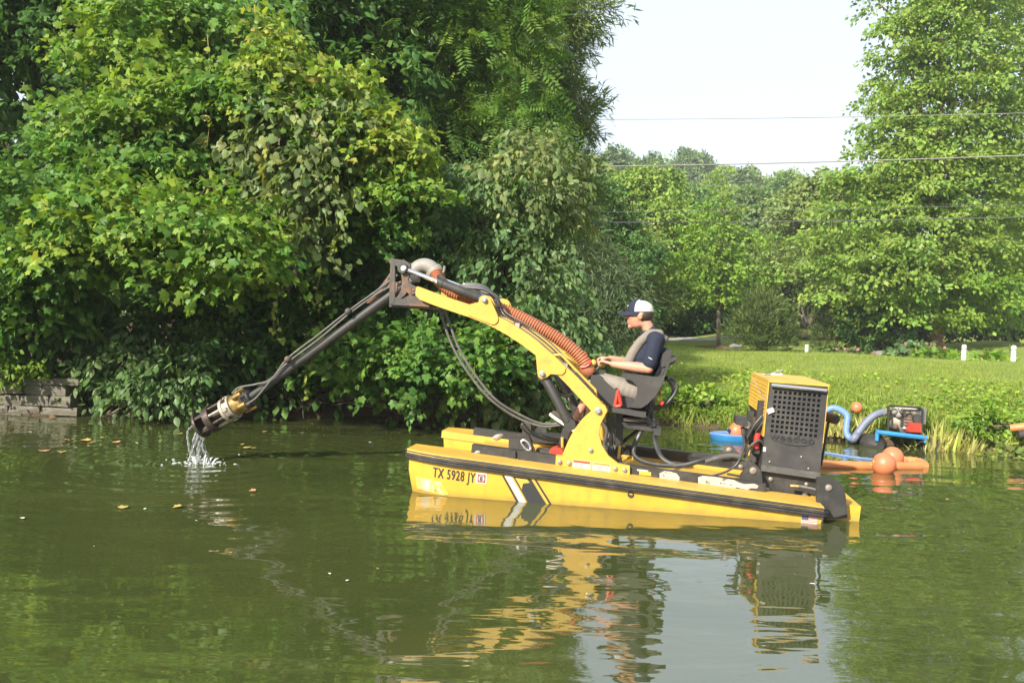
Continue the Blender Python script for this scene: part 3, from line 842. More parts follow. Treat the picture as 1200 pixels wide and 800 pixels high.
m = MB(); m.tube(catmull([B(516, 322, .1), B(520, 318, .1), B(521, 311.5, .1)], 5), .012, 6); m.build('hose_hook', M['pvc'], boat)
m = MB(); m.tube(catmull([B(680, 430, .27), B(686, 429.5, .275), B(691, 426, .27), B(691, 422, .2)], 6), .012, 6); m.build('hose_strap', M['red'], boat)
m = MB(); m.tube(catmull([B(686, 424, .1), B(687.5, 418, .1), B(686.5, 413, .1)], 5), .01, 6); m.build('hose_strap', M['red'], boat)
m = MB(); m.lathe([(.062, 0), (.07, .02), (.07, .07), (.05, .10)], axis_matrix(B(686, 428, .2), B(692, 438, .2)), 16); m.build('hose_coupling', M['orangehose'], boat)
# black hydraulic bundle over the near tilt cylinder
for k in range(3):
    m = MB(); m.tube(catmull([B(513, 322 + 2*k, .42 - .06*k), B(530, 334 + 1.5*k, .42 - .06*k), B(548, 337 - 2*k, .42 - .06*k), B(566, 339 - 2*k, .42 - .06*k), B(580, 347, .42 - .06*k), B(584, 358, .42 - .06*k), B(580, 366, .42)], 6), .015, 6)
    m.build('hydraulic_hose', M['hose'], boat)
m = MB(); m.tube([B(543, 332.5, .3), B(552, 335, .3), B(566, 341, .3)], .012, 6); m.build('hydraulic_line', M['steel'], boat)
# slack pair of hoses hanging from the head down to the deck
for k, dx in enumerate((0, 6.5)):
    m = MB(); m.tube(catmull([B(515 + dx*.7, 360, .2), B(520 + dx, 378, .2), B(531 + dx, 407, .2), B(549 + dx, 437, .2), B(574 + dx*.9, 467, .18), B(604 + dx*.6, 488 - k*3, .1), B(634, 499 - k*3, .05), B(655, 498 - k*2, .05), B(668, 497, .05)], 8), .0125, 8)
    m.build('slack_hose', M['greyhose'], boat)

# dredge boom: pipe, strut and hoses down to the pump head
tip, top = B(291, 468, PC), B(470, 336, PC)
pa = B(291, 467, PC); pb = B(480, 330, PC)
m = MB(); m.tube([pa, pa.lerp(pb, .5), pb], [.042, .046, .052], 18); boom = m.build('dredge_pipe', M['black'], boat)
m = MB(); m.tube([B(440, 352, PC), B(462, 318, PC)], .03, 8); m.build('boom_strut', M['rustblack'], boat)
m = MB(); m.prism(prof([(430, 355), (459, 319), (459, 332), (438, 358)], PC), PC - .015, PC + .015); m.bevel(.003).build('boom_gusset', M['rustblack'], boat)
for k, pts in enumerate(([(272, 461), (280, 454), (300, 450), (318, 444), (337, 420), (372, 393), (409, 364), (445, 338), (466, 322)], [(287, 475), (300, 466), (312, 452), (322, 440), (338, 424), (374, 397), (410, 367), (446, 342), (470, 330)])):
    m = MB(); m.tube(catmull([B(x, y, PC + .07) for x, y in pts], 8), .010, 8); m.build('boom_hose', M['greyhose'], boat)
for x, y in ((337, 421), (408, 365)):
    q = B(x, y, PC + .09); m = MB(); m.ball(q, .035, 10, 8); m.build('hose_clamp', M['rustblack'], boat)
# pump head (axis along the boom)
ha, hb = B(292, 466, PC), B(237, 497, PC)
ax = (hb - ha).normalized(); HL = (hb - ha).length
HM = axis_matrix(ha, hb) @ Matrix.Diagonal((.86, .86, 1, 1))
print('head length', HL)
def hz(f): return HL * f
head = MB().lathe([(.082, -.03), (.10, -.02), (.10, hz(.10)), (.085, hz(.11))], HM, 16).build('pump_head', M['black'], boat)
m = MB(); m.box((-.085, -.085, -.01), (.085, .085, .03), HM); m.bevel(.006).build('clamp_flange', M['plastic'], head)
MB().lathe([(.10, hz(.09)), (.125, hz(.12)), (.125, hz(.30)), (.11, hz(.32))], HM, 20).build('gear_housing', M['brass'], head)
MB().lathe([(.11, hz(.30)), (.152, hz(.31)), (.152, hz(.34)), (.14, hz(.35)), (.14, hz(.44)), (.152, hz(.45)), (.152, hz(.50)), (.12, hz(.51))], HM, 22).build('motor_housing', M['cream'], head)
MB().lathe([(.075, hz(.5)), (.075, hz(.72))], HM, 16).build('shaft_housing', M['rustbrown'], head)
for k in range(8):
    a = k * math.pi / 4 + .2
    m = MB(); m.cyl(HM @ Vector((.13*math.cos(a), .13*math.sin(a), hz(.48))), HM @ Vector((.135*math.cos(a), .135*math.sin(a), hz(.76))), .016, 8); m.build('cage_bar', M['rustbrown'] if k % 3 else M['cream'], head)
def ringpart(r0, r1, z0, z1, name, mat):
    MB().lathe([(r0, z0), (r1, z0), (r1*1.01, (z0+z1)/2), (r1, z1), (r0, z1), (r0, z0+.002)], HM, 26).build(name, mat, head)
ringpart(.10, .165, hz(.72), hz(.84), 'impeller_casing', M['rustbrown'])
for k in range(4):
    a = k * math.pi / 2 + .6
    m = MB(); m.box((-.022, -.012, hz(.82)), (.022, .012, hz(1.02)), HM @ Matrix.Rotation(a, 4, 'Z') @ Matrix.Translation((0, .135, 0))); m.bevel(.004).build('cage_bar', M['rustbrown'], head)
ringpart(.115, .165, hz(1.0), hz(1.05), 'intake_ring', M['rustbrown'])
for dx, dy in ((-.13, .03), (.11, .07), (.12, -.06), (-.05, -.12), (.02, .125)):
    m = MB(); m.tube(catmull([HM @ Vector((dx*.7, dy, hz(.2))), HM @ Vector((dx*1.3, dy, hz(.15))), HM @ Vector((dx*1.4, dy, hz(.0)))], 4), .022, 8); m.build('hose_fitting', M['brass'], head)
for k in range(6):
    a = k * math.pi / 3
    m = MB(); m.ball(HM @ Vector((.14*math.cos(a), .14*math.sin(a), hz(.33))), .014, 8, 6); m.build('bolt', M['bolt'], head)

for k in range(8):
    a = k * math.pi / 4
    MB().lathe([(.012, -.012), (.012, .012), (.006, .02)], HM @ Matrix.Translation((.142*math.cos(a), .142*math.sin(a), hz(.44))) @ Matrix.Rotation(math.pi, 4, 'X'), 6).build('bolt', M['bolt'], head)
    m = MB(); m.box((-.02, .148, hz(.36)), (.02, .158, hz(.43)), HM @ Matrix.Rotation(a, 4, 'Z')); m.build('cooling_rib', M['rustbrown'] if k % 2 else M['cream'], head)
MB().lathe([(.088, hz(.02)), (.094, hz(.03)), (.094, hz(.06)), (.088, hz(.07))], HM, 18).build('clamp_band', M['steel'], head)
# ---- seat, console, pedestal
m = MB()
m.prism(prof([(693, 439), (703, 439.5), (722.5, 455), (719.5, 477), (713, 477), (697, 462.5), (691, 452)], .26), .22, .26); m.bevel(.008).build('console', M['plastic'], boat)
m = MB()
m.prism(prof([(693, 439), (703, 439.5), (722.5, 455), (719.5, 477), (713, 477), (697, 462.5), (691, 452)], .26), -.34, -.30); m.bevel(.008).build('console', M['plastic'], boat)
m = MB()
m.prism(prof([(714, 477.5), (720, 477), (757, 483), (757, 489), (752, 489), (714, 482)], .28), -.30, .28); m.bevel(.010).build('seat_pan', M['plastic'], boat)
SEAT = [(727.5, 438.5), (733, 437.2), (748, 438.5), (765, 441), (774, 441.5), (777, 440), (782, 425), (787, 419), (793, 418.5), (792.5, 422), (785, 425), (782, 432), (779, 442), (776, 450), (768, 464), (759, 473), (751, 478), (741, 477.5), (737, 475.5), (743, 470), (746, 462), (747, 453), (741, 446.5), (729, 441)]
m = MB(); m.prism(prof(SEAT, .26), .20, .265); m.bevel(.012, 2).build('seat_shell', M['plastic'], boat)
m = MB(); m.prism(prof(SEAT, .26), -.265, -.20); m.bevel(.012, 2).build('seat_shell', M['plastic'], boat)
m = MB()
m.prism(prof([(724, 468), (727, 464), (738, 466), (748, 470), (755, 462), (763, 446), (772, 430), (776, 418), (780, 412), (785.5, 410.5), (788, 414), (787, 420), (780, 430), (772, 450), (763, 468), (754, 477.5), (724, 477.5)], .19), -.195, .195); m.bevel(.03, 3).build('seat_cushion', M['pad'], boat)
m = MB()
m.prism(prof([(773, 424), (776, 415), (781, 410), (786, 409.5), (788, 413), (786, 420), (781, 429), (775, 430)], .21), -.20, .212); m.bevel(.03, 3).build('headrest', M['pad'], boat)
m = MB(); m.prism(prof([(779, 426), (790, 419), (793.5, 420), (792, 423.5), (782, 431)], .24), -.2, .24); m.bevel(.008).build('back_bracket', M['plastic'], boat)
m = MB()
m.prism(prof([(722, 484), (730, 485), (729, 533), (721, 532)], .1), -.1, .1); m.bevel(.006).build('pedestal', M['black'], boat)
m = MB(); m.prism(prof([(729, 494), (768, 497.5), (771, 501), (767.5, 505.5), (729, 501)], .14), .06, .14); m.bevel(.006).build('seat_beam', M['black'], boat)
m = MB(); m.prism(prof([(729, 494), (768, 497.5), (771, 501), (767.5, 505.5), (729, 501)], .14), -.14, -.06); m.bevel(.006).build('seat_beam', M['black'], boat)
q = B(770, 506, .12); m = MB(); m.box((q.x-.035, -.14, q.z-.03), (q.x+.03, .15, q.z+.03)); m.bevel(.005).build('beam_end', M['plastic'], boat)
m = MB(); m.prism(prof([(730, 489), (753, 490.5), (756, 492.5), (754, 494.5), (731, 493)], .2), -.2, .2); m.bevel(.004).build('seat_slide', M['rustblack'], boat)
for x0, x1 in ((757, 767), (752, 764)):
    m = MB(); m.tube([B(x0, 488, .15), B(x1, 499, .15)], .018, 8); m.build('seat_strut', M['black'], boat)
# joysticks and red seat-belt webbing
for p, (x, y) in ((.16, (701, 427)), (-.2, (712, 431))):
    m = MB(); m.tube(catmull([B(x - 6, y + 14, p), B(x - 3, y + 7, p), B(x - 5, y - 1, p)], 5), .014, 8); js = m.build('joystick', M['black'], boat)
    m = MB(); m.ball(B(x - 5.5, y - 3, p), .026, 12, 10); m.build('knob', M['yellow'], js)
m = MB(); m.tube([B(696, 436, .2), B(703, 429, .2)], .013, 8); js = m.build('joystick', M['black'], boat)
m = MB(); m.ball(B(695.5, 425.5, .2), .028, 12, 10); m.build('knob', M['yellow'], js)
for k, pts in enumerate(([(724, 457), (722.5, 466), (720.5, 476)], [(724, 457), (726, 466), (727.5, 475)], [(720.5, 476), (724, 475.5), (727.5, 475)])):
    m = MB(); m.tube([B(x, y, .275) for x, y in pts], .017, 6); m.build('belt_strap', M['red'], boat)
m = MB(); m.tube(catmull([B(708, 443, .262), B(714, 449, .27), B(721, 455, .262)], 5), .012, 6); m.build('grab_handle', M['pvc'], boat)
# foot pedal behind the tower
m = MB(); m.prism(prof([(660, 501), (668, 505), (664, 520), (655, 520)], .2), .04, .26); m.bevel(.006).build('foot_pedal', M['black'], boat)
m = MB(); m.tube([B(659, 512, .3), B(659, 520, .3), B(659, 528, .3)], .015, 6); m.build('pedal_post', M['yellow'], boat)
# looping hoses behind the seat and across the deck
def hose(pts, r, mat='hose', name='hydraulic_hose', n=8):
    m = MB(); m.tube(catmull([B(*q) for q in pts], n), r, 8); return m.build(name, M[mat], boat)
hose([(750, 478, .1), (765, 477, .1), (778, 474, .1), (788, 465, .1), (793, 455, .1), (790, 446, .1), (783, 443, .1), (776, 442, .05)], .016)
hose([(750, 480, .0), (765, 479, .0), (780, 475, .0), (787, 465, .0), (789, 455, .0), (784, 446, .0), (776, 443, .0)], .016)
hose([(764, 462, .1), (762, 478, .1), (757, 494, .1), (749, 510, .1), (743, 524, .15), (744, 534, .2), (755, 541, .25), (775, 545, .28), (800, 545, .3), (820, 540, .3), (840, 535, .25), (868, 535, .2)], .022)
hose([(768, 455, .05), (764, 478, .05), (766, 500, .1), (768, 518, .1), (775, 535, .2), (788, 543, .25), (806, 544, .27), (826, 538, .25), (850, 532, .2), (866, 533, .15)], .022)
hose([(868, 535, .2), (855, 534, .22), (840, 536.5, .26), (826, 541, .3)], .027, 'greyhose')
hose([(716, 500, .1), (713, 520, .15), (722, 538, .3), (742, 548, .45), (770, 555, .5), (806, 560, .5), (840, 556, .5), (862, 545, .45), (872, 524, .45), (871, 508, .45)], .010)
hose([(872, 540, .48), (878, 548, .5), (870, 557, .5), (852, 555, .5)], .009)
hose([(727, 520, -.1), (737, 512, -.1), (748, 503, -.1), (752, 494, -.1)], .018)
for k in range(5):
    hose([(706 + k*3, 492 + k*3, .2 - .1*k), (711 + k*2, 506 + k*2, .2 - .1*k), (708 + k*3, 522, .15 - .1*k), (714 + k*3, 536, .2 - .1*k), (728, 541, .2 - .1*k)], .015, 'hose' if k % 2 else 'greyhose')
hose([(645, 443, .38), (652, 458, .3), (662, 464, .25), (671, 461, .2)], .012, 'greyhose')
hose([(666, 466, .3), (668, 476, .3), (672, 483, .3), (670, 486, .3)], .010, 'pvc')
# deck stuff: black cross box behind, yellow tie
m = MB(); m.prism(prof([(733, 521), (858, 536), (858, 546), (733, 534)], -.5), -.60, -.50); m.bevel(.006).build('far_channel', M['black'], boat)
q = B(726, 527, .1); m = MB(); m.box((q.x-.012, .0, q.z-.07), (q.x+.012, .2, q.z+.05)); m.build('tie_plate', M['yellow'], boat)

# ---- engine box
EP0, EP1 = -0.80, 0.47
TL, TR, BRc, BL = (902.5, 446.5), (970.5, 451.5), (960, 561), (892, 551)
m = MB()
fr = prof([TL, TR, BRc, BL], EP1)
# dark carcass
ins = [(u * .985 + .015 * sum(a for a, b in fr) / 4, w * .985 + .015 * sum(b for a, b in fr) / 4) for u, w in fr]
m.prism(ins, EP0 + .02, EP1 - .035); m.bevel(.006).build('engine_carcass', M['black'], boat)
def lerp2(a, b, t): return (a[0] + (b[0] - a[0]) * t, a[1] + (b[1] - a[1]) * t)
def facept(s, t):                                              # s along the face, t down it
    return lerp2(lerp2(fr[0], fr[1], s), lerp2(fr[3], fr[2], s), t)
# face panel with its 10 x 9 square openings
g = MB()
S0, S1, T0, T1 = .075, .91, .088, .575
nc, nr = 10, 9
ss = [0.0]; tt = [0.0]
for i in range(nc):
    a = S0 + (S1 - S0) * i / nc
    ss += [a + .016, a + (S1 - S0) / nc - .016]
for j in range(nr):
    a = T0 + (T1 - T0) * j / nr
    tt += [a + .011, a + (T1 - T0) / nr - .011]
ss.append(1.0); tt.append(1.0)
vf = [[g.bm.verts.new((facept(s, t)[0], EP1, facept(s, t)[1])) for s in ss] for t in tt]
vb = [[g.bm.verts.new((facept(s, t)[0], EP1 - .028, facept(s, t)[1])) for s in ss] for t in tt]
hole = lambda j, i: (i % 2 == 1 and j % 2 == 1 and i < len(ss) - 2 + 1 and j < len(tt) - 1 and i < 2 * nc and j < 2 * nr)
for j in range(len(tt) - 1):
    for i in range(len(ss) - 1):
        if hole(j, i):
            for (a, b), (c, d) in (((j, i), (j, i+1)), ((j, i+1), (j+1, i+1)), ((j+1, i+1), (j+1, i)), ((j+1, i), (j, i))):
                g.bm.faces.new((vf[a][b], vf[c][d], vb[c][d], vb[a][b]))
        else:
            g.bm.faces.new((vf[j][i], vf[j][i+1], vf[j+1][i+1], vf[j+1][i]))
for a, b, c, d in ((0, 0, 0, 1),):
    pass
for i in range(len(ss) - 1):
    for j in (0, len(tt) - 1):
        g.bm.faces.new((vf[j][i], vf[j][i+1], vb[j][i+1], vb[j][i]))
for j in range(len(tt) - 1):
    for i in (0, len(ss) - 1):
        g.bm.faces.new((vf[j][i], vf[j+1][i], vb[j+1][i], vb[j][i]))
gp = g.build('grille_panel', M['grille'], boat, sm=False)
a = facept(.10, .075); b = facept(.88, .075)
text_q = facept(.09, .605); text_r = facept(.80, .605)
text_mesh('weedoo', 0.088, M['ink'], 'maker_lettering', side_matrix(text_q[0], EP1 + .002, text_q[1], (text_r[0] - text_q[0], 0, text_r[1] - text_q[1])), gp, 1.22, .006, .0008, 1.12)
m = MB(); m.tube(catmull([(facept(s, t)[0], EP1 + .003, facept(s, t)[1]) for s, t in ((.15, .645), (.40, .668), (.65, .668), (.82, .640))], 6), [.002 + .006 * math.sin(math.pi * i / 18) for i in range(19)], 6); m.build('maker_swoosh', M['black'], gp)
m = MB(); m.tube([(*[facept(.02, .04)[0]], EP1 + .03, facept(.02, .04)[1]), (facept(.97, .055)[0], EP1 + .03, facept(.97, .055)[1])], .017, 10); m.build('lift_handle', M['chrome'], gp)
m = MB(); m.prism([facept(-.01, .93), facept(1.0, .93), facept(1.0, 1.0), facept(-.01, 1.0)], EP1 - .01, EP1 + .02); m.bevel(.004).build('lower_flange', M['flange'], gp)
for s, t in ((.13, .89), (.80, .905), (.66, .79)):
    q = facept(s, t); m = MB(); m.ball((q[0], EP1 + .002, q[1]), .011, 8, 6); m.build('bolt', M['bolt'], gp)
# yellow hood: top, outer frame and louvred bow-side face
m = MB()
top = [facept(-.03, -.012), facept(1.02, -.012), facept(1.02, .012), facept(-.03, .012)]
m.prism(top, EP0, EP1 + .006); m.bevel(.006).build('hood_top', M['yellow'], boat)
m = MB(); m.prism([facept(1.0, .012), facept(1.012, .012), facept(1.012, .62), facept(1.0, .62)], EP0, EP1 + .004); m.bevel(.003).build('hood_side', M['yellow'], boat)
m = MB()
m.prism([facept(-.03, .012), facept(-.008, .012), facept(-.008, .40), facept(-.03, .40)], EP0, EP1 - .002)
m.prism([facept(-.03, .40), facept(-.008, .40), facept(-.008, .62), facept(-.03, .62)], EP1 - .11, EP1 - .002)
hood = m.bevel(.003).build('hood_front', M['yellow'], boat)
lv = MB()
for j in range(9):
    for i in range(9):
        t = .045 + j * .042; p = EP0 + .06 + i * .13
        q = facept(-.03, t); q2 = facept(-.042, t + .008); q3 = facept(-.03, t + .02)
        lv.prism([q, q2, q3], p, p + .095)
lv.build('louvre', M['yellow'], hood, sm=False)
m = MB(); q = facept(-.06, .33); m.tube([B(882, 443, .1), B(900, 475, .45), B(903, 482, .48)], .004, 5); m.build('tag_string', M['pvc'], boat)
m = MB(); m.box((-.03, -.002, -.022), (.03, .002, .022), Matrix.Translation(B(903, 481, .49)) @ Matrix.Rotation(.5, 4, 'Y')); m.build('paper_tag', M['white'], boat)
m = MB(); q = facept(.02, .76); m.box((q[0]-.012, EP1, q[1]-.02), (q[0]+.012, EP1+.003, q[1]+.02)); m.build('paper_tag', M['white'], boat)
# tools lying on the hood
hood_q = facept(.2, -.02)
# engine showing below the hood on the bow side
eu = facept(-.02, .5)[0]
for (x, y, dx, dz, p0, p1, mt) in ((880, 510, .05, .16, -.2, .0, 'black'), (887, 515, .05, .20, .05, .2, 'rustblack'), (877, 505, .03, .2, -.36, -.30, 'black'), (889, 500, .03, .24, .30, .36, 'black'), (884, 525, .06, .06, -.1, .12, 'yellow'), (876, 497, .03, .03, -.1, .0, 'cream'), (890, 512, .03, .05, .22, .30, 'cream')):
    q = B(x, y, (p0 + p1) / 2)
    m = MB(); m.box((q.x - dx, p0, q.z - dz), (q.x + dx, p1, q.z + dz)); m.bevel(.008).build('engine_block', M[mt], boat)
m = MB(); q = B(888, 507, .36); m.cyl(q, q + Vector((0, 0, -.14)), .03, 12); m.build('filter_canister', M['red'], boat)
for pts in ([(876, 512, .4), (884, 498, .42), (893, 487, .42)], [(878, 520, .3), (886, 505, .38), (896, 492, .4)], [(882, 530, .2), (884, 515, .3), (880, 500, .3)], [(872, 536, .4), (880, 522, .42), (890, 516, .42), (897, 522, .42)]):
    hose(pts, .013, 'hose', 'engine_hose')
m = MB(); m.prism(prof([(861.5, 487), (875, 489), (877, 498), (874, 500.5), (862.5, 497)], .44), .28, .46); m.bevel(.008).build('work_lamp', M['black'], boat)
m = MB(); m.tube([B(870, 500, .4), B(872, 510, .4), B(874, 518, .38)], .02, 8); m.build('lamp_post', M['rustblack'], boat)
# exhaust at the rear of the box
ex = facept(1.02, .42)
m = MB(); e0, e1 = B(963, 486.5, .05), B(980.5, 491.5, .18)
m.tube([e0 + Vector((.08, 0, .01)), e0, e1], .045, 16); exo = m.build('exhaust_pipe', M['rustblack'], boat)
m = MB(); m.cyl(e1 - (e1 - e0).normalized()*.01, e1 + (e1 - e0).normalized()*.003, .036, 14); m.build('bore_shade_disc', M['ink'], exo)  # solid black disc: the pipe's shaded inside painted on its closed end
m = MB(); m.tube([e0.lerp(e1, .5) - Vector((0, 0, .03)), B(962, 545, .1)], .012, 6); m.build('stay_rod', M['rustbrown'], boat)
# hinge lugs, stern bearer plates
plate([(868, 556.5), (876, 546), (882, 543.5), (888, 546), (893, 556), (894, 575), (868, 571)], .50, .56, M['black'], 'hinge_lug')
plate([(846, 533), (850, 523), (857, 521), (863, 527), (870, 540), (846, 541)], .08, .12, M['rustblack'], 'hinge_lug')
plate([(868, 541), (880, 539), (892, 548), (888, 552), (872, 553)], .1, .2, M['rustblack'], 'hinge_lug')
plate([(893, 548), (964, 561), (964, 585), (893, 573.5)], .38, .42, M['black'], 'stern_bearer')
plate([(957, 560), (965, 558.5), (978, 560.5), (987, 568), (991, 580), (993, 602), (975, 607), (960, 606), (957, 586)], .70, .745, M['black'], 'propeller_guard', pp=.745)
m = MB(); m.prism(prof([(893, 553), (958, 562), (960, 590), (893, 577)], .5), -.3, .375); m.bevel(.006).build('engine_bed', M['black'], boat)
m = MB(); q = B(976, 590, .6); m.prism(prof([(960, 575), (988, 580), (990, 604), (962, 604)], .6), .40, .70); m.bevel(.006).build('propeller_housing', M['black'], boat)
for x, y, p, r in ((882.5, 551, .56, .025), (898.5, 574, .42, .022), (943, 579.5, .42, .022), (971, 571, .745, .023), (903, 561, .42, .016), (945, 567, .42, .014), (854.5, 527, .12, .022), (868, 546.5, .2, .018)):
    bolt(x, y, p, r, .016)
hose([(928, 569, .52), (935, 569, .53), (946, 571, .55), (957, 574, .6), (960, 580, .66), (958.5, 588, .7)], .011, 'greyhose', 'fuel_line')
m = MB(); m.tube([B(926, 569, .52), B(936, 569.5, .53)], .015, 8); m.build('line_connector', M['brass'], boat)
m = MB(); m.tube(catmull([B(961.5 + 2.6*math.cos(t/8*6.283), 608.5 + 3*math.sin(t/8*6.283), .78) for t in range(9)], 3), .007, 6, caps=False); m.build('tow_ring', M['steel'], boat)
hose([(952, 543, .3), (955, 520, .3), (956, 500, .3), (958, 488, .3)], .008, 'hose', 'engine_hose')
# small spring buoy toggle hanging behind the seat
m = MB(); m.cyl(B(772.5, 471, .15), B(777, 473, .15), .022, 10); tg = m.build('pull_toggle', M['red'], boat)
m = MB(); m.tube([B(773, 471, .15), B(774, 458, .15), B(775.5, 446, .15)], .004, 5); m.build('cord', M['red'], tg)

# red plastic tool case resting on the deck: a thing of its own
tc = empty('tool_case'); tc.matrix_world = BW
tag(tc, 'red plastic case lying on the boat deck in front of the tower plate', 'tool case')
m = MB(); m.prism(prof([(645, 526), (651, 523.5), (658, 526), (660, 529), (658, 533), (643, 532)], .42), .30, .43); m.bevel(.012, 2).build('shell', M['red'], tc)
m = MB(); m.prism(prof([(650, 523.7), (656, 524.7), (656, 526.3), (650, 525.3)], .42), .33, .40); m.bevel(.004).build('handle', M['black'], tc)
# pliers and a loose clip on top of the hood
tp = empty('hand_tool'); tp.matrix_world = BW
tag(tp, 'small metal hand tool lying on top of the yellow engine hood', 'tool')
q = facept(.12, -.03)
for k, (a, b) in enumerate(((( .06, 0), (-.10, .03)), ((.06, .03), (-.10, 0)))):
    m = MB(); m.tube([(q[0] + a[0], .05 + a[1], q[1] + .012), (q[0], .065, q[1] + .02), (q[0] + b[0], .05 + b[1], q[1] + .03 + .04*k)], .009, 6); m.build('handle' if k else 'jaw', M['steel'], tp)
# ------------------------------------------------------------------ the operator (built in the boat frame)
man = empty('person'); man.matrix_world = BW
tag(man, 'man in navy polo, khaki vest and white backed cap seated at the boat controls', 'person')
def capsules(bm, chain):
    """tapered limb from a chain of (point, radius)"""
    for (a, ra), (b, rb) in zip(chain, chain[1:]):
        a, b = Vector(a), Vector(b)
        n = max(2, int((b - a).length / (min(ra, rb) * .45)))
        for i in range(n + 1):
            t = i / n
            bmesh.ops.create_icosphere(bm, subdivisions=2, radius=ra + (rb - ra) * t, matrix=Matrix.Translation(a.lerp(b, t)))
def ell(bm, c, r, rot=None):
    Mx = Matrix.Translation(c) @ (rot.to_4x4() if rot else Matrix.Identity(4)) @ Matrix.Diagonal((*r, 1))
    bmesh.ops.create_icosphere(bm, subdivisions=3, radius=1.0, matrix=Mx)
def fuse(name, bm, voxel, mat, parent, smooth_it=4, cut=None):
    me = bpy.data.meshes.new(name); bm.to_mesh(me); bm.free()
    o = bpy.data.objects.new(name, me); col.objects.link(o)
    r = o.modifiers.new('remesh', 'REMESH'); r.mode = 'VOXEL'; r.voxel_size = voxel; r.use_smooth_shade = True
    s = o.modifiers.new('smooth', 'SMOOTH'); s.iterations = smooth_it; s.factor = .5
    bpy.context.view_layer.update()
    me2 = bpy.data.meshes.new_from_object(o.evaluated_get(bpy.context.evaluated_depsgraph_get()))
    bpy.data.objects.remove(o); bpy.data.meshes.remove(me)
    if cut:
        b2 = bmesh.new(); b2.from_mesh(me2)
        for co, no in cut:
            bmesh.ops.bisect_plane(b2, geom=b2.verts[:] + b2.edges[:] + b2.faces[:], plane_co=co, plane_no=no, clear_outer=True)
        b2.to_mesh(me2); b2.free()
    me2.name = name; me2.polygons.foreach_set('use_smooth', [True] * len(me2.polygons))
    return link(name, me2, mat, parent)
P3 = lambda x, y, p: B(x, y, p)
F = Vector((1, 0, 0)); U = Vector((0, 0, 1)); S = Vector((0, 1, 0))
# skeleton
hip = P3(751, 459, 0); chest = P3(759, 420, 0); neckb = P3(764, 390, 0); headc = P3(749, 370, 0)
hc = headc
shN = P3(769, 399, .195); elN = P3(760, 432, .26); wrN = P3(718, 426.5, .19); haN = P3(705, 422.5, .165)
shF = P3(763, 399, -.195); elF = P3(745, 428, -.27); wrF = P3(716, 420, -.16); haF = P3(708, 419, -.13)
knN = P3(697, 446, .13); knF = P3(703, 445, -.15); hiN = P3(749, 460, .10); hiF = P3(749, 460, -.10)
anN = P3(672, 495, .13); anF = P3(686, 497, -.16)
print('man: torso', (neckb - hip).length, 'thigh', (knN - hiN).length, 'shin', (anN - knN).length, 'arm', (elN - shN).length, (wrN - elN).length, 'head above neck', (hc - neckb).length)
bm = bmesh.new()
# torso
capsules(bm, [(hip + U*.02, .15), (hip.lerp(chest, .5), .145), (chest, .15), (neckb - U*.05, .105)])
capsules(bm, [(shN - S*.02, .075), (neckb - U*.04, .07), (shF + S*.02, .075)])
capsules(bm, [(neckb - U*.03, .062), (neckb.lerp(hc, .55) - F*.012, .058), (hc - U*.05 - F*.02, .06)])
# head: skull, face, jaw, chin, brow, nose, lips, ears
tl = Matrix.Rotation(R(6), 3, 'Y')
HS = 1.11
def H(f, s, u): return hc + tl @ (Vector((f, s, u)) * HS)
ell(bm, H(-.015, 0, .035), tuple(HS*q for q in (.098, .078, .098)), tl)
ell(bm, H(.030, 0, -.015), tuple(HS*q for q in (.072, .066, .092)), tl)
ell(bm, H(.020, 0, -.062), tuple(HS*q for q in (.066, .056, .050)), tl)
ell(bm, H(.074, 0, -.092), tuple(HS*q for q in (.024, .026, .022)), tl)
ell(bm, H(.086, 0, .030), tuple(HS*q for q in (.018, .046, .014)), tl)
for s in (1, -1):
    ell(bm, H(.064, s*.040, -.012), tuple(HS*q for q in (.030, .024, .022)), tl)
    ell(bm, H(.089, s*.030, .016), tuple(HS*q for q in (.010, .013, .009)), tl)
    ell(bm, H(-.012, s*.078, -.004), tuple(HS*q for q in (.021, .010, .034)), tl)
    ell(bm, H(-.016, s*.084, .012), tuple(HS*q for q in (.018, .008, .016)), tl)
capsules(bm, [(H(.093, 0, .022), .010), (H(.108, 0, .002), .012), (H(.116, 0, -.014), .0145)])
for s in (1, -1): ell(bm, H(.104, s*.012, -.019), tuple(HS*q for q in (.011, .009, .008)), tl)
ell(bm, H(.094, 0, -.046), tuple(HS*q for q in (.013, .024, .008)), tl)
ell(bm, H(.092, 0, -.060), tuple(HS*q for q in (.012, .021, .008)), tl)
# arms
for sh, el, wr, ha in ((shN, elN, wrN, haN), (shF, elF, wrF, haF)):
    capsules(bm, [(sh, .062), (sh.lerp(el, .45), .052), (el, .043)])
    capsules(bm, [(el, .048), (el.lerp(wr, .3), .053), (el.lerp(wr, .7), .042), (wr, .032)])
    d = (ha - wr).normalized(); sd = 1 if sh.y > 0 else -1
    side = Vector((0, 1, 0)); up = side.cross(d); up = up if up.z > 0 else -up
    palm0 = wr + d * .02
    for k in range(4):
        o = (k - 1.5) * .019
        capsules(bm, [(palm0 + side*o*.7, .017), (palm0 + d*.075 + side*o, .0145)])
        L = (.040, .046, .042, .033)[k]
        a = palm0 + d*.082 + side*o
        b_ = a + (d*.8 - up*.5).normalized()*L
        c_ = b_ + (-d*.05 - up*1.0).normalized()*L*.7
        e_ = c_ + (-d*.9 - up*.4).normalized()*L*.55
        capsules(bm, [(a, .0105), (b_, .0095), (c_, .0088), (e_, .0078)])
    t0 = palm0 + d*.025 - side*sd*.032 - up*.006
    t1 = t0 + (d*.75 - side*sd*.55 - up*.25).normalized()*.038
    t2 = t1 + (d*.8 - up*.55 + side*sd*.1).normalized()*.030
    capsules(bm, [(t0, .015), (t1, .0115), (t2, .009)])
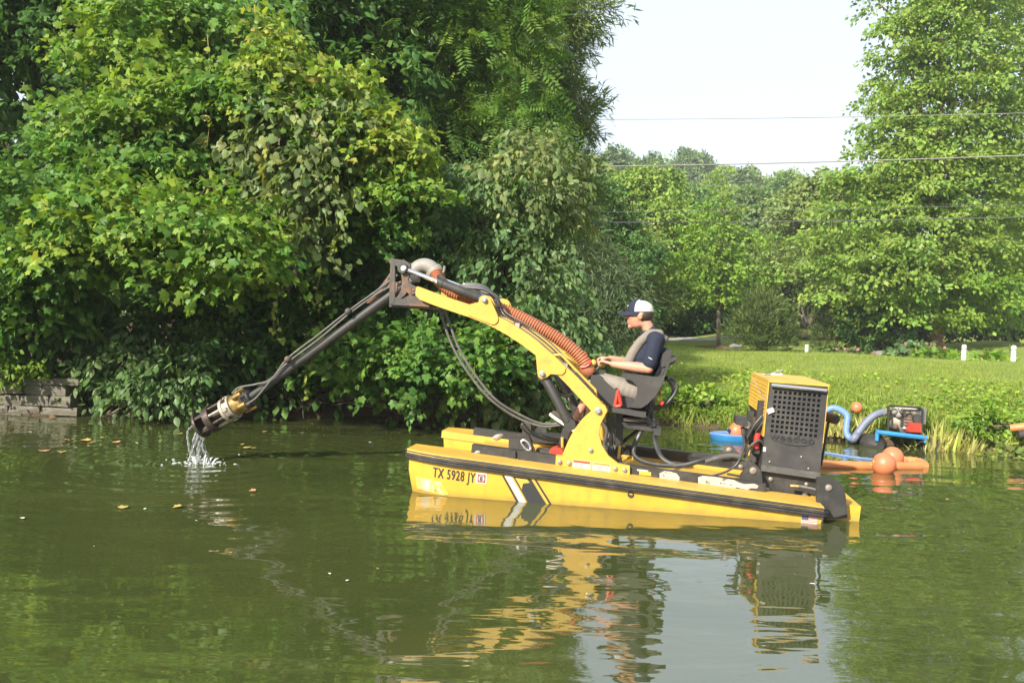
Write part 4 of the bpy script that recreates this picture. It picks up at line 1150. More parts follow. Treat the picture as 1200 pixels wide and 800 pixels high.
# legs
for hi, kn, an in ((hiN, knN, anN), (hiF, knF, anF)):
    capsules(bm, [(hi, .088), (hi.lerp(kn, .5), .078), (kn, .056)])
    capsules(bm, [(kn, .055), (kn.lerp(an, .3) - F*.012, .055), (kn.lerp(an, .75), .038), (an, .033)])
    capsules(bm, [(an - U*.03, .036), (an - U*.035 + F*.09 + U*.04, .032)])
body = fuse('body', bm, .0085, M['skin'], man, 3)
# polo shirt with sleeves
bm = bmesh.new()
capsules(bm, [(hip + U*.06, .172), (hip.lerp(chest, .5) + F*.02, .168), (chest + F*.005, .172), (neckb - U*.055, .115)])
capsules(bm, [(shN - S*.015, .088), (neckb - U*.045, .074), (shF + S*.015, .088)])
for sh, el in ((shN, elN), (shF, elF)):
    capsules(bm, [(sh, .080), (sh.lerp(el, .45), .074), (sh.lerp(el, .80), .073)])
capsules(bm, [(neckb - U*.02, .070), (neckb + U*.012 + F*.01, .067)])
for k in range(26):                                            # soft folds
    a = random.uniform(0, 6.28); h = random.uniform(.1, .85)
    c = hip.lerp(neckb, h) + Vector((math.cos(a)*.15, math.sin(a)*.15, 0))
    capsules(bm, [(c, .014), (c + Vector((random.gauss(0, .04), random.gauss(0, .03), random.gauss(0, .05))), .010)])
shirt = fuse('polo_shirt', bm, .010, M['navy'], man, 4)
bm = MB(); q = elN.lerp(shN, .36) + S*.074 + F*.01
bm.tube([q + F*.02 + U*.012, q + F*.002 + U*.004, q - F*.02 - U*.006], [.003, .006, .003], 6); bm.build('sleeve_mark', M['capwhite'], shirt)
# khaki vest: yoke behind the neck, straps down over the chest to the waist
bm = bmesh.new()
for s, shx in ((1, shN), (-1, shF)):
    capsules(bm, [(neckb - F*.085 + S*s*.06 - U*.075, .042), (neckb - F*.07 + S*s*.085 - U*.0, .046), (neckb + S*s*.088 - U*.005 + F*.02, .045), (P3(750, 401, 0) + S*s*.105, .048), (P3(742, 413, 0) + S*s*.105, .052), (P3(737, 424, 0) + S*s*.10, .054), (P3(736, 432, 0) + S*s*.10, .048)])
capsules(bm, [(neckb - F*.115 + S*.06 - U*.055, .042), (neckb - F*.125 - U*.045, .044), (neckb - F*.115 - S*.06 - U*.055, .042)])
vest = fuse('life_vest', bm, .010, M['khaki'], man, 4)
bm = MB(); bm.tube(catmull([P3(737, 433, 0) + S*.13, hip.lerp(chest, .45) + S*.178, hip.lerp(chest, .45) - F*.15 + S*.10], 6), .014, 6); bm.build('waist_strap', M['khaki'], vest)
# shorts
bm = bmesh.new()
capsules(bm, [(hip + U*.05, .165), (hip - U*.01, .168)])
for hi, kn in ((hiN, knN), (hiF, knF)):
    capsules(bm, [(hi, .105), (hi.lerp(kn, .5), .098), (hi.lerp(kn, .88), .086), (kn + F*.01 - U*.01, .072)])
    for k in range(12):
        c = hi.lerp(kn, random.uniform(.1, .9)); a = random.uniform(-1, 1.2)
        capsules(bm, [(c + Vector((0, math.sin(a)*.09, math.cos(a)*.09)), .013), (c + Vector((.05, math.sin(a+.5)*.09, math.cos(a+.5)*.088)), .010)])
fuse('shorts', bm, .010, M['shorts'], man, 4)
# hair at the back and sides, below the cap
bm = bmesh.new()
ell(bm, H(-.040, 0, .010), tuple(HS*q for q in (.082, .080, .072)), tl)
for s in (1, -1): capsules(bm, [(H(.022, s*.072, .03), .010), (H(.020, s*.073, -.012), .007)])
fuse('hair', bm, .006, M['hair'], man, 3, cut=[(H(.006, 0, 0), tl @ Vector((1, 0, -.15)))])
bm = bmesh.new(); capsules(bm, [(H(.102, -.022, -.037), .005), (H(.110, 0, -.034), .006), (H(.102, .022, -.037), .005)])
fuse('moustache', bm, .003, M['hair'], man, 1)
for s in (1, -1):
    m = MB(); m.ball(H(.090, s*.031, .013), .0085, 10, 8); e = m.build('eye', M['capwhite'], man)
    m = MB(); m.ball(H(.096, s*.032, .013), .004, 8, 6); m.build('iris', M['ink'], e)
    m = MB(); m.tube([H(.098, s*.014, .030), H(.100, s*.03, .034), H(.088, s*.05, .028)], [.003, .005, .003], 6); m.build('eyebrow', M['hair'], man)
# cap: navy front and brim, white mesh back
def cap_half(front):
    m = MB()
    nu, nv = 24, 12
    rings = []
    for j in range(nv + 1):
        b = math.pi / 2 * j / nv
        row = []
        for i in range(nu + 1):
            a = (-1.12 + 2.24 * i / nu) if front else (1.12 + (2*math.pi - 2.24) * i / nu)
            rx = .112 if math.cos(a) > 0 else .116
            lift = .018
            row.append(m.bm.verts.new(H(-.010 + rx * math.cos(a) * math.cos(b), .089 * math.sin(a) * math.cos(b), .036 + (.098 + lift * max(0, math.cos(a))) * math.sin(b) ** .85)))
        rings.append(row)
    for a, b in zip(rings, rings[1:]):
        for i in range(nu): m.bm.faces.new((a[i], a[i+1], b[i+1], b[i]))
    bmesh.ops.remove_doubles(m.bm, verts=m.bm.verts, dist=.0006)
    return m
cap = cap_half(True).build('cap', M['capnavy'], man, ang=180)
cap_half(False).build('mesh_back', M['capwhite'], cap, ang=180)
m = MB(); m.ball(H(-.012, 0, .136), .009, 8, 6); m.build('button', M['capnavy'], cap)
m = MB()
top, bot = [], []
for i in range(15):
    a = -math.pi / 2 + math.pi * i / 14
    inner = Vector((-.010 + .106 * math.cos(a) * .99, .086 * math.sin(a), .040 - .004 * abs(math.sin(a))))
    outer = Vector((.03 + .155 * math.cos(a) ** .7 if math.cos(a) > 1e-6 else .03, .084 * math.sin(a), .032 - .020 * abs(math.sin(a)) - .004))
    top.append((m.bm.verts.new(H(*inner)), m.bm.verts.new(H(*outer)))); bot.append((m.bm.verts.new(H(*(inner - Vector((0, 0, .006))))), m.bm.verts.new(H(*(outer - Vector((0, 0, .006)))))))
for i in range(14):
    m.bm.faces.new((top[i][0], top[i][1], top[i+1][1], top[i+1][0])); m.bm.faces.new((bot[i][0], bot[i+1][0], bot[i+1][1], bot[i][1])); m.bm.faces.new((top[i][1], bot[i][1], bot[i+1][1], top[i+1][1]))
m.build('brim', M['capnavy'], cap, ang=50)
m = MB(); q = H(.095, .03, .085); m.ball(q, .014, 8, 6, (.5, 1, .8)); m.build('badge', M['capwhite'], cap)
# shoes
for an, s in ((anN, 1), (anF, -1)):
    hd = Vector((.82, 0, .42)).normalized(); up = Vector((-.42, 0, .82)).normalized()
    bm = bmesh.new()
    h0 = an - U*.045 - F*.03
    capsules(bm, [(h0 + up*.02, .042), (h0 + hd*.10 + up*.015, .045), (h0 + hd*.20 + up*.0, .042), (h0 + hd*.25 - up*.005, .032)])
    capsules(bm, [(h0 + up*.02, .045), (an, .043)])
    sho = fuse('shoe', bm, .008, M['shoe'], man, 3, cut=[(h0 - up*.022, -up)])
    m = MB()
    out = []
    for f, w in ((-.045, .022), (-.02, .038), (.06, .040), (.14, .047), (.22, .042), (.27, .026), (.285, .0)):
        out.append((f, w))
    ring = [(f, w) for f, w in out] + [(f, -w) for f, w in out[::-1][1:]]
    a = [m.bm.verts.new(h0 + hd*f + S*w - up*.018) for f, w in ring]; b_ = [m.bm.verts.new(h0 + hd*f + S*w*.95 - up*.045) for f, w in ring]
    m.bm.faces.new(a); m.bm.faces.new(b_[::-1])
    for i in range(len(a)): m.bm.faces.new((a[i], b_[i], b_[(i+1) % len(a)], a[(i+1) % len(a)]))
    m.bevel(.005).build('sole', M['sole'], sho)
# ------------------------------------------------------------------ leaves
def fan(outline, centre):
    V = [centre] + outline
    n = len(outline)
    return np.array(V, float), np.array([(0, 1 + i, 1 + (i + 1) % n) for i in range(n)])
_half = [(.20, -.06), (.46, .08), (.36, .25), (.54, .52), (.24, .60)]
MAPLE = fan([(0, 0, 0)] + [(x, y, -.10 * abs(x)) for x, y in _half] + [(0, 1.0, -.14)] + [(-x, y, -.10 * abs(x)) for x, y in _half[::-1]], (0, .36, .03))
OVAL = fan([(0, 0, 0), (.20, .18, -.05), (.27, .45, -.06), (.15, .78, -.06), (0, 1, -.10), (-.15, .78, -.06), (-.27, .45, -.06), (-.20, .18, -.05)], (0, .45, .03))
HEART = fan([(0, .06, 0), (.22, -.06, -.05), (.42, .14, -.08), (.36, .48, -.08), (0, 1, -.12), (-.36, .48, -.08), (-.42, .14, -.08), (-.22, -.06, -.05)], (0, .35, .03))
DIAMOND = (np.array([(0, 0, 0), (.34, .45, -.06), (0, 1, -.05), (-.34, .45, -.06)], float), np.array([(0, 1, 2), (0, 2, 3)]))
NEEDLE = (np.array([(0, 0, 0), (.07, .5, 0), (0, 1, -.03), (-.07, .5, 0)], float), np.array([(0, 1, 2), (0, 2, 3)]))
BLADE = (np.array([(-.05, 0, 0), (.05, 0, 0), (.035, .55, .05), (-.035, .55, .05), (0, 1, .18)], float), np.array([(0, 1, 2), (0, 2, 3), (3, 2, 4)]))
_f = []
_v = []
for k in range(5):                                             # pinnate leaf: paired leaflets on a stalk
    for s in (1, -1):
        b = len(_v); y = .12 + k * .18
        _v += [(0, y, 0), (s*.16, y + .0, -.03), (s*.30, y + .10, -.07), (s*.14, y + .11, -.03)]
        _f += [(b, b+1, b+3), (b+1, b+2, b+3)]
PINNATE = (np.array(_v, float), np.array(_f))

def norm(a):
    return a / np.maximum(1e-9, np.linalg.norm(a, axis=-1, keepdims=True))
def leaf_mesh(name, tmpl, pos, tip, nrm, size, colr):
    """one mesh of many leaves: position, tip direction, upper side, length, colour"""
    TV, TF = tmpl
    n, k = len(pos), len(TV)
    y = norm(tip)
    x = norm(np.cross(y, nrm)); z = np.cross(x, y)
    V = (pos[:, None, :] + size[:, None, None] * (TV[None, :, 0, None] * x[:, None, :] + TV[None, :, 1, None] * y[:, None, :] + TV[None, :, 2, None] * z[:, None, :])).reshape(-1, 3)
    F = (TF[None] + (np.arange(n) * k)[:, None, None]).reshape(-1, 3)
    me = bpy.data.meshes.new(name)
    me.vertices.add(len(V)); me.vertices.foreach_set('co', V.astype(np.float32).ravel())
    me.loops.add(F.size); me.loops.foreach_set('vertex_index', F.astype(np.int32).ravel())
    me.polygons.add(len(F)); me.polygons.foreach_set('loop_start', np.arange(0, F.size, 3, dtype=np.int32))
    me.update(calc_edges=True)
    at_ = me.attributes.new('leaf_col', 'FLOAT_COLOR', 'POINT')
    c4 = np.ones((n, k, 4), np.float32); c4[:, :, :3] = colr[:, None, :]
    at_.data.foreach_set('color', c4.ravel())
    return me
PAL = {
    'maple':  ([(.082, .170, .026), (.115, .205, .028), (.062, .138, .026), (.155, .225, .030)], (.4, .28, .24, .08)),
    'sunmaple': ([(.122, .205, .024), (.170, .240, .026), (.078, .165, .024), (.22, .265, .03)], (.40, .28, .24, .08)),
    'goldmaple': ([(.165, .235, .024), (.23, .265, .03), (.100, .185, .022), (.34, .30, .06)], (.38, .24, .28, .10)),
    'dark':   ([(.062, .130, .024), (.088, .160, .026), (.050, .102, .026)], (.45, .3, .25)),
    'grey':   ([(.100, .168, .048), (.135, .195, .058), (.076, .135, .038)], (.4, .3, .3)),
    'vine':   ([(.120, .165, .045), (.165, .195, .060), (.080, .125, .032), (.23, .23, .05)], (.36, .30, .22, .12)),
    'locust': ([(.085, .165, .024), (.120, .200, .028), (.16, .22, .03)], (.45, .35, .2)),
    'pine':   ([(.100, .145, .036), (.140, .180, .042), (.078, .118, .032)], (.4, .35, .25)),
    'willow': ([(.085, .120, .045), (.115, .145, .055), (.06, .095, .034)], (.4, .3, .3)),
    'fresh':  ([(.140, .235, .024), (.190, .265, .028), (.10, .19, .022)], (.4, .35, .25)),
    'oak':    ([(.155, .240, .034), (.205, .280, .040), (.118, .200, .034), (.25, .30, .045)], (.38, .32, .2, .1)),
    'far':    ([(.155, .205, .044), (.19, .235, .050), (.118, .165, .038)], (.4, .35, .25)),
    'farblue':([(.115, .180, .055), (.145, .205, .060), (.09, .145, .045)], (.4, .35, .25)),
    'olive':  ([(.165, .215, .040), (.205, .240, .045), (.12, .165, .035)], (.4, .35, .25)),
    'yew':    ([(.070, .105, .020), (.110, .145, .025), (.045, .075, .018)], (.4, .3, .3)),
}
rng = np.random.default_rng(11)
def pick(pal, n, per=1, var=.22):
    cs, w = PAL[pal]
    cs = np.array(cs)
    i = rng.choice(len(cs), n, p=np.array(w) / sum(w))
    c = cs[i] * (1 + var * rng.standard_normal((n, 1)) * .6)
    c = np.repeat(np.clip(c, .008, .6), per, 0)
    c = c * np.array([1.02, 1.04, 1.30]) * 1.20
    m = len(c)
    j = rng.choice(len(cs), m, p=np.array(w) / sum(w))
    c = .62 * c + .38 * cs[j] * np.array([1.02, 1.04, 1.30]) * 1.20
    return np.clip(c * (1 + .13 * rng.standard_normal((m, 1))) * (1 + .05 * rng.standard_normal((m, 3))), .006, .6)
def sprays(lobes, per_m2, leaves, L, size, pal, flat=.65, droop=.5, shell=.35, aspect=.7, tipdroop=.45, upper=.25, layers=None, spread=.06):
    """twig fans set on the outside of crown lobes. Each lobe is (centre, radii[, palette[, density]])"""
    P, T, Nn, S, C, O = [], [], [], [], [], []
    for lb in lobes:
        c, r = np.array(lb[0], float), np.array(lb[1], float)
        pl = lb[2] if len(lb) > 2 and lb[2] else pal
        dn = lb[3] if len(lb) > 3 else 1.0
        area = 4 * math.pi * ((r[0]*r[1])**1.6/3 + (r[0]*r[2])**1.6/3 + (r[1]*r[2])**1.6/3) ** (1/1.6)
        n = max(6, int(area * per_m2 * dn))
        d = norm(rng.standard_normal((n, 3)) + np.array([0, 0, upper]))
        rad = (1 - shell * rng.random((n, 1)) ** 1.4) * (1 + .10 * rng.standard_normal((n, 1)))
        # uneven outline: clumps and hollows over the lobe
        ph = rng.random(6) * 6.28
        wob = .16 * np.sin(d[:, :1]*4.3 + ph[0]) * np.sin(d[:, 1:2]*5.1 + ph[1]) + .14 * np.sin(d[:, 2:]*6.7 + d[:, :1]*3.1 + ph[2]) + .08 * np.sin(d[:, :1]*11 + d[:, 2:]*9 + ph[3])
        o = c + d * r * rad * (1 + wob)
        if layers:
            o[:, 2] = np.round((o[:, 2] + .25*layers*np.sin(o[:, :1].ravel()*1.3 + o[:, 1]*.9)) / layers) * layers + rng.standard_normal(n) * layers * .16
        out = norm(d * np.array([1, 1, .45]) + .35 * rng.standard_normal((n, 3)))
        out[:, 2] -= droop * rng.random(n) * .6
        out = norm(out)
        up = norm(np.array([0, 0, 1.0]) * flat + d * (1 - flat * .6) + .25 * rng.standard_normal((n, 3)))
        side = norm(np.cross(out, up)); up = np.cross(side, out)
        m = leaves
        a = (rng.random((n, m)) - .25) * L
        b = (rng.random((n, m)) - .5) * L * aspect * 1.2 * (1 - .45 * np.abs(a / L))
        h = rng.standard_normal((n, m)) * spread * L
        pos = o[:, None] + a[..., None] * out[:, None] + b[..., None] * side[:, None] + h[..., None] * up[:, None] - (np.clip(a, 0, None) ** 2 * droop / max(L, 1e-6) * .5)[..., None] * np.array([0, 0, 1.0])
        tip = out[:, None] * .8 + side[:, None] * (b / (L * .5))[..., None] * .9 + .45 * rng.standard_normal((n, m, 3)) - tipdroop * np.array([0, 0, 1.0])
        nr = up[:, None] + .42 * rng.standard_normal((n, m, 3))
        P.append(pos.reshape(-1, 3)); T.append(tip.reshape(-1, 3)); Nn.append(nr.reshape(-1, 3))
        S.append((size * np.clip(np.exp(.30 * rng.standard_normal((n, m))), .45, 1.6)).ravel()); C.append(pick(pl, n, m)); O.append(o)
    return [np.concatenate(a) for a in (P, T, Nn, S, C)], np.concatenate(O)
def limbs(bm, base, targets, r0, wig=.25, rt=.012, fork=.45, twigs=None):
    """trunk that forks into bent tapering limbs"""
    base = Vector(base)
    cen = sum((Vector(t) for t in targets), Vector()) / len(targets)
    crotch = base.lerp(Vector((base.x * .55 + cen.x * .45, base.y * .55 + cen.y * .45, cen.z)), fork)
    P = catmull([base - Vector((0, 0, .4)), base + Vector((random.uniform(-.05, .05), 0, .05)), base.lerp(crotch, .5) + Vector((random.uniform(-wig, wig)*.4, random.uniform(-wig, wig)*.4, 0)), crotch], 5)
    bm.tube(P, [r0 * (1.35 if i < 2 else 1.15 - .45 * i / len(P)) for i in range(len(P))], 9)
    for t in targets:
        t = Vector(t)
        d = (t - crotch).length
        P = catmull([crotch - Vector((0, 0, .1)), crotch.lerp(t, .35) + Vector((random.uniform(-wig, wig), random.uniform(-wig, wig), .10 * d)), crotch.lerp(t, .7) + Vector((random.uniform(-wig, wig), random.uniform(-wig, wig), .06 * d)), t], 4)
        bm.tube(P, [r0 * .55 * (1 - i / len(P)) + rt for i in range(len(P))], 7)
        for k in range(3):
            q = P[int(len(P) * random.uniform(.35, .8))]
            e = q + Vector((random.uniform(-1, 1), random.uniform(-1, 1), random.uniform(-.1, .8))).normalized() * d * random.uniform(.25, .5)
            mid = q.lerp(e, .5) + Vector((0, 0, .06 * d))
            bm.tube([q, mid, e], [rt * 1.6 + r0 * .12, rt * 1.2, rt * .5], 5)
def plant(name, cat, label, base, lobes, tmpl, per_m2, leaves, L, size, pal, trunk_r=.12, bark='bark', group=None, mat='leaf', nt=5, fork=.45, **kw):
    t = empty(name, base)
    tag(t, label, cat, group)
    bl = Vector(base)
    loc = [((Vector(l[0]) - bl), *l[1:]) for l in lobes]
    A, O = sprays(loc, per_m2, leaves, L, size, pal, **kw)
    cr = link('crown', leaf_mesh('crown', tmpl, *A), M[mat], t)
    if trunk_r:
        bm = MB()
        idx = list(range(len(loc)))
        random.shuffle(idx)
        limbs(bm, (0, 0, 0), [loc[i][0] for i in idx[:nt]], trunk_r, fork=fork)
        bm.build('trunk', M[bark], t, ang=180)
    return t
def lobe(px, py, D, rx, ry, rd, pal=None, dens=1.0):
    """crown lobe at a place given by direction and distance, with real radii from its apparent size"""
    k = D / FPX
    return (at(px, py, D), (rx * k, rd, ry * k), pal, dens)
def gbase(px, D):
    v = at(px, 400, D)
    return (v.x, v.y, gz(v.x, v.y))

# ------------------------------------------------------------------ the wood on the left bank
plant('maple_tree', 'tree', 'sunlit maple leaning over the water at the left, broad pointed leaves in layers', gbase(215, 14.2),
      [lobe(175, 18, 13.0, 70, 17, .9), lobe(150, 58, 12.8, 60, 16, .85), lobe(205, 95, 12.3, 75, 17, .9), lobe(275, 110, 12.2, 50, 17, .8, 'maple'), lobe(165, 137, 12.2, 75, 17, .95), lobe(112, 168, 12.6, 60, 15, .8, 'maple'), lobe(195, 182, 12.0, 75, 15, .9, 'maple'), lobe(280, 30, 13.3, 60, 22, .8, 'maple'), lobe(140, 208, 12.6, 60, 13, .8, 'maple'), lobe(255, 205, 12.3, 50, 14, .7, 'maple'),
       lobe(170, 110, 13.6, 110, 80, .8, 'dark', .5)],  # rear lobe in darker leaves: shade between the boughs put into the colour
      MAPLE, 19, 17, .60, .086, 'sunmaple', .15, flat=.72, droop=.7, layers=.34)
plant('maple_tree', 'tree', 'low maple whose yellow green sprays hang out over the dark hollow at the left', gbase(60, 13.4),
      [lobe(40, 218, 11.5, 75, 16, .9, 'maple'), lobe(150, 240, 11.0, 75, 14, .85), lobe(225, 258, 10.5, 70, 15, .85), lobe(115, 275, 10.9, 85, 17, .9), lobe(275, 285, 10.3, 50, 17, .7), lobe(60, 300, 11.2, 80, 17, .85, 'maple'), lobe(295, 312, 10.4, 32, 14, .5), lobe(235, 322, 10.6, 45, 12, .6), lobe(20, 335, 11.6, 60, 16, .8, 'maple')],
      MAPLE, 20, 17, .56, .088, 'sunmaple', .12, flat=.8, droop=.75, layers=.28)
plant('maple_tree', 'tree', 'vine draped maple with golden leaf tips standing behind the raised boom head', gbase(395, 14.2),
      [lobe(322, 55, 12.0, 28, 15, .6, 'goldmaple'), lobe(335, 88, 11.9, 50, 16, .7, 'goldmaple'), lobe(385, 100, 12.1, 45, 15, .7, 'goldmaple'), lobe(300, 122, 11.9, 60, 16, .8), lobe(375, 135, 12.0, 60, 15, .75), lobe(430, 150, 11.9, 45, 16, .7, 'goldmaple'), lobe(455, 182, 11.8, 45, 16, .7, 'goldmaple'), lobe(410, 195, 12.0, 60, 15, .75, 'maple'), lobe(470, 222, 11.9, 45, 16, .7), lobe(450, 268, 12.2, 50, 15, .7, 'maple'), lobe(390, 280, 12.5, 50, 15, .7, 'dark'), lobe(380, 190, 13.2, 110, 90, .7, 'dark', .5)],  # last lobe's darker leaf colour paints in the shade behind the front boughs
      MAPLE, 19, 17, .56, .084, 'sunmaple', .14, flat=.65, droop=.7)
plant('climbing_vine', 'vine', 'curtain of pale heart shaped leaves hanging down the front of the vine draped maple', (at(345, 200, 11.4).x, at(345, 200, 11.4).y, at(345, 330, 11.4).z),
      [lobe(345, 160, 11.35, 60, 50, .35), lobe(365, 215, 11.25, 48, 55, .35), lobe(330, 250, 11.4, 45, 40, .3), lobe(378, 265, 11.3, 26, 38, .25), lobe(300, 190, 11.5, 40, 30, .3), lobe(400, 160, 11.6, 40, 45, .3)],
      HEART, 15, 10, .42, .105, 'vine', 0, flat=.25, droop=1.0, tipdroop=1.1, aspect=.8)
plant('maple_tree', 'tree', 'low maple sprays reaching over the water just under the raised boom', gbase(500, 14.0),
      [lobe(400, 420, 11.9, 45, 18, .5), lobe(450, 405, 11.7, 60, 24, .6), lobe(510, 412, 11.6, 60, 28, .6), lobe(560, 420, 11.8, 45, 32, .6), lobe(480, 440, 12.0, 70, 22, .6, 'maple'), lobe(585, 395, 12.2, 35, 40, .5, 'maple')],
      MAPLE, 21, 15, .46, .088, 'maple', .09, flat=.8, droop=.6, layers=.22)
plant('leafy_shrub', 'shrub', 'vine smothered grey green shrub rising behind the lift arms', gbase(590, 14.4),
      [lobe(560, 250, 12.9, 70, 65, .9), lobe(625, 215, 12.6, 55, 60, .8, 'vine'), lobe(610, 320, 12.6, 70, 60, .9), lobe(535, 320, 13.1, 55, 60, .8), lobe(660, 260, 12.9, 28, 60, .5, 'vine'), lobe(640, 390, 12.4, 45, 55, .7), lobe(500, 270, 13.2, 50, 60, .8, 'grey'),
       lobe(655, 190, 13.0, 35, 35, .5, 'vine', .8)],
      OVAL, 17, 12, .44, .105, 'grey', .10, flat=.35, droop=.9, tipdroop=.9)
plant('climbing_vine', 'vine', 'pale round leaved vine trailing to the water beneath the slack hoses', gbase(615, 13.5),
      [lobe(615, 430, 12.5, 45, 45, .45), lobe(600, 470, 12.4, 45, 25, .4), lobe(640, 455, 12.5, 35, 40, .4, 'grey'), lobe(570, 470, 12.5, 25, 20, .3), lobe(680, 430, 12.9, 30, 45, .4, 'grey')],
      HEART, 17, 10, .36, .10, 'vine', .03, flat=.3, droop=.9, tipdroop=1.0)
plant('leafy_shrub', 'shrub', 'dull green broad leaved shrub leaning over the water left of the pump head', gbase(190, 13.3),
      [lobe(160, 425, 12.2, 55, 40, .7), lobe(215, 440, 12.0, 55, 36, .6), lobe(120, 400, 12.6, 50, 45, .7), lobe(260, 420, 12.5, 55, 45, .7, 'dark'), lobe(185, 455, 11.9, 50, 22, .5), lobe(125, 440, 12.4, 28, 24, .5)],
      OVAL, 18, 13, .42, .105, 'grey', .06, flat=.45, droop=.9, tipdroop=.7)
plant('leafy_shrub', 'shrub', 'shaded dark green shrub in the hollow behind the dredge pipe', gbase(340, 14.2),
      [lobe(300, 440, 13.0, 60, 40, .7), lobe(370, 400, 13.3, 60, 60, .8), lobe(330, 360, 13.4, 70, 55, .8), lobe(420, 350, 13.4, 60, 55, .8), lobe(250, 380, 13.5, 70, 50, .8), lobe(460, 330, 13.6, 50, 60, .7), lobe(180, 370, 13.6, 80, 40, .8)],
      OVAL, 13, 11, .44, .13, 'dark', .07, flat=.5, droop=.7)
plant('leafy_shrub', 'shrub', 'hydrangea like shrub with large leaves at the left edge above the stone wall', gbase(25, 13.2),
      [lobe(30, 350, 11.9, 50, 45, .6), lobe(70, 370, 12.0, 45, 40, .6), lobe(-10, 385, 12.1, 45, 38, .6), lobe(80, 395, 12.4, 40, 26, .5, 'dark')],
      OVAL, 13, 11, .42, .16, 'maple', .05, flat=.6, droop=.6)
plant('leafy_shrub', 'shrub', 'bright fresh green bush spilling over the stone wall', gbase(25, 12.7),
      [lobe(22, 424, 12.0, 38, 18, .45), lobe(0, 436, 12.0, 30, 14, .4), lobe(52, 436, 12.0, 20, 10, .35)],
      OVAL, 26, 12, .28, .075, 'fresh', .03, flat=.4, droop=.4)
for k, (px, D, ls) in enumerate((
        (60, 16.5, [(50, 30, 80, 60, 1.2), (10, 60, 70, 60, 1.2), (90, 60, 50, 30, .9), (-60, 60, 80, 90, 1.3), (30, -50, 110, 70, 1.4), (40, 215, 70, 40, 1.0), (-20, 190, 50, 50, .9)],),
        (340, 17.0, [(330, 10, 80, 55, 1.3), (400, 40, 70, 55, 1.2), (270, -20, 90, 55, 1.3), (450, 110, 50, 60, 1.0), (440, -30, 100, 55, 1.4), (500, 210, 60, 60, 1.1), (160, -20, 110, 50, 1.4)],))):
    plant('broadleaf_tree', 'tree', ['dark shaded tree filling the top left corner above the hydrangea', 'tall dark green tree rising behind the golden vine draped maple'][k], gbase(px, D),
          [lobe(x, y, D + (i % 3 - 1) * .7, rx, ry, rd) for i, (x, y, rx, ry, rd) in enumerate(ls)], OVAL, 10.5, 11, .55, .165, ('grey', 'dark')[k] if k else 'dark', .2, flat=.6, droop=.6)
plant('locust_tree', 'tree', 'airy locust tree with feathery leaves and sky gaps above the boom', gbase(500, 18.5),
      [lobe(430, 60, 18, 70, 60, 1.5), lobe(510, 50, 18.4, 75, 65, 1.6), lobe(580, 60, 18, 60, 80, 1.5), lobe(600, 150, 17.6, 55, 40, 1.1), lobe(535, 160, 17.6, 60, 30, 1.1, None, .7), lobe(480, 130, 18.2, 50, 30, 1.1, None, .6), lobe(540, -40, 18, 110, 70, 1.8), lobe(590, 215, 17.4, 60, 30, 1.0)],
      PINNATE, 7.0, 9, .75, .34, 'locust', .2, bark='redbark', nt=7, flat=.75, droop=.8, fork=.55)
plant('pine_tree', 'tree', 'soft needled pine at the edge of the wood against the sky', gbase(625, 23),
      [lobe(640, 40, 22.5, 50, 35, 1.3), lobe(690, 12, 22, 34, 14, .8, None, .8), lobe(620, 95, 22.5, 55, 30, 1.3), lobe(665, 120, 22, 32, 18, .9), lobe(640, 150, 22.4, 45, 20, 1.0), lobe(680, 160, 22, 14, 9, .5), lobe(650, 200, 22.2, 45, 26, 1.0), lobe(610, -20, 23, 80, 40, 1.6), lobe(675, 225, 22.2, 28, 20, .8), lobe(600, 190, 23, 60, 50, 1.2), lobe(560, 100, 23.5, 60, 80, 1.2)],
      NEEDLE, 13, 34, .60, .22, 'pine', .24, nt=9, flat=.5, droop=.5, fork=.6, aspect=.8, spread=.16, tipdroop=.1)
plant('willow_shrub', 'shrub', 'soft olive shrub behind the orange suction hose', gbase(690, 19),
      [lobe(690, 320, 17.6, 32, 40, .8), lobe(715, 350, 17.4, 34, 45, .8), lobe(680, 380, 17.2, 35, 38, .8), lobe(730, 385, 17.0, 26, 28, .6), lobe(665, 300, 18.0, 26, 40, .7)],
      NEEDLE, 16, 28, .5, .15, 'willow', .07, flat=.4, droop=.3, spread=.15)
# deeper wood that closes the view between the trunks
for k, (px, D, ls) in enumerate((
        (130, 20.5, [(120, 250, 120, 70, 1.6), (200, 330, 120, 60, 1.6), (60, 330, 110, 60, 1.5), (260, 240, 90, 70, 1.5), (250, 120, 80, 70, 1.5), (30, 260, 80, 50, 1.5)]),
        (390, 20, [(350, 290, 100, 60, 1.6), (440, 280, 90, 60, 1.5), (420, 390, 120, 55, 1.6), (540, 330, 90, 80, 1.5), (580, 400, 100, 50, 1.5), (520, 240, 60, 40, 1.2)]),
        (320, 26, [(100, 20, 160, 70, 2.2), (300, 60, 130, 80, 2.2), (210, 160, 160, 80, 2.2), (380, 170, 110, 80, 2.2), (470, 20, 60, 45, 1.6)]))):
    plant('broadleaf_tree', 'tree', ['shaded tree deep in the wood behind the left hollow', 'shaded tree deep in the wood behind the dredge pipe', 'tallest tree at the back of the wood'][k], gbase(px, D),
          [lobe(x, y, D + (i % 3 - 1) * .8, rx, ry, rd) for i, (x, y, rx, ry, rd) in enumerate(ls)], DIAMOND, 10, 13, .7, .22, 'dark', .25, flat=.55, droop=.5)

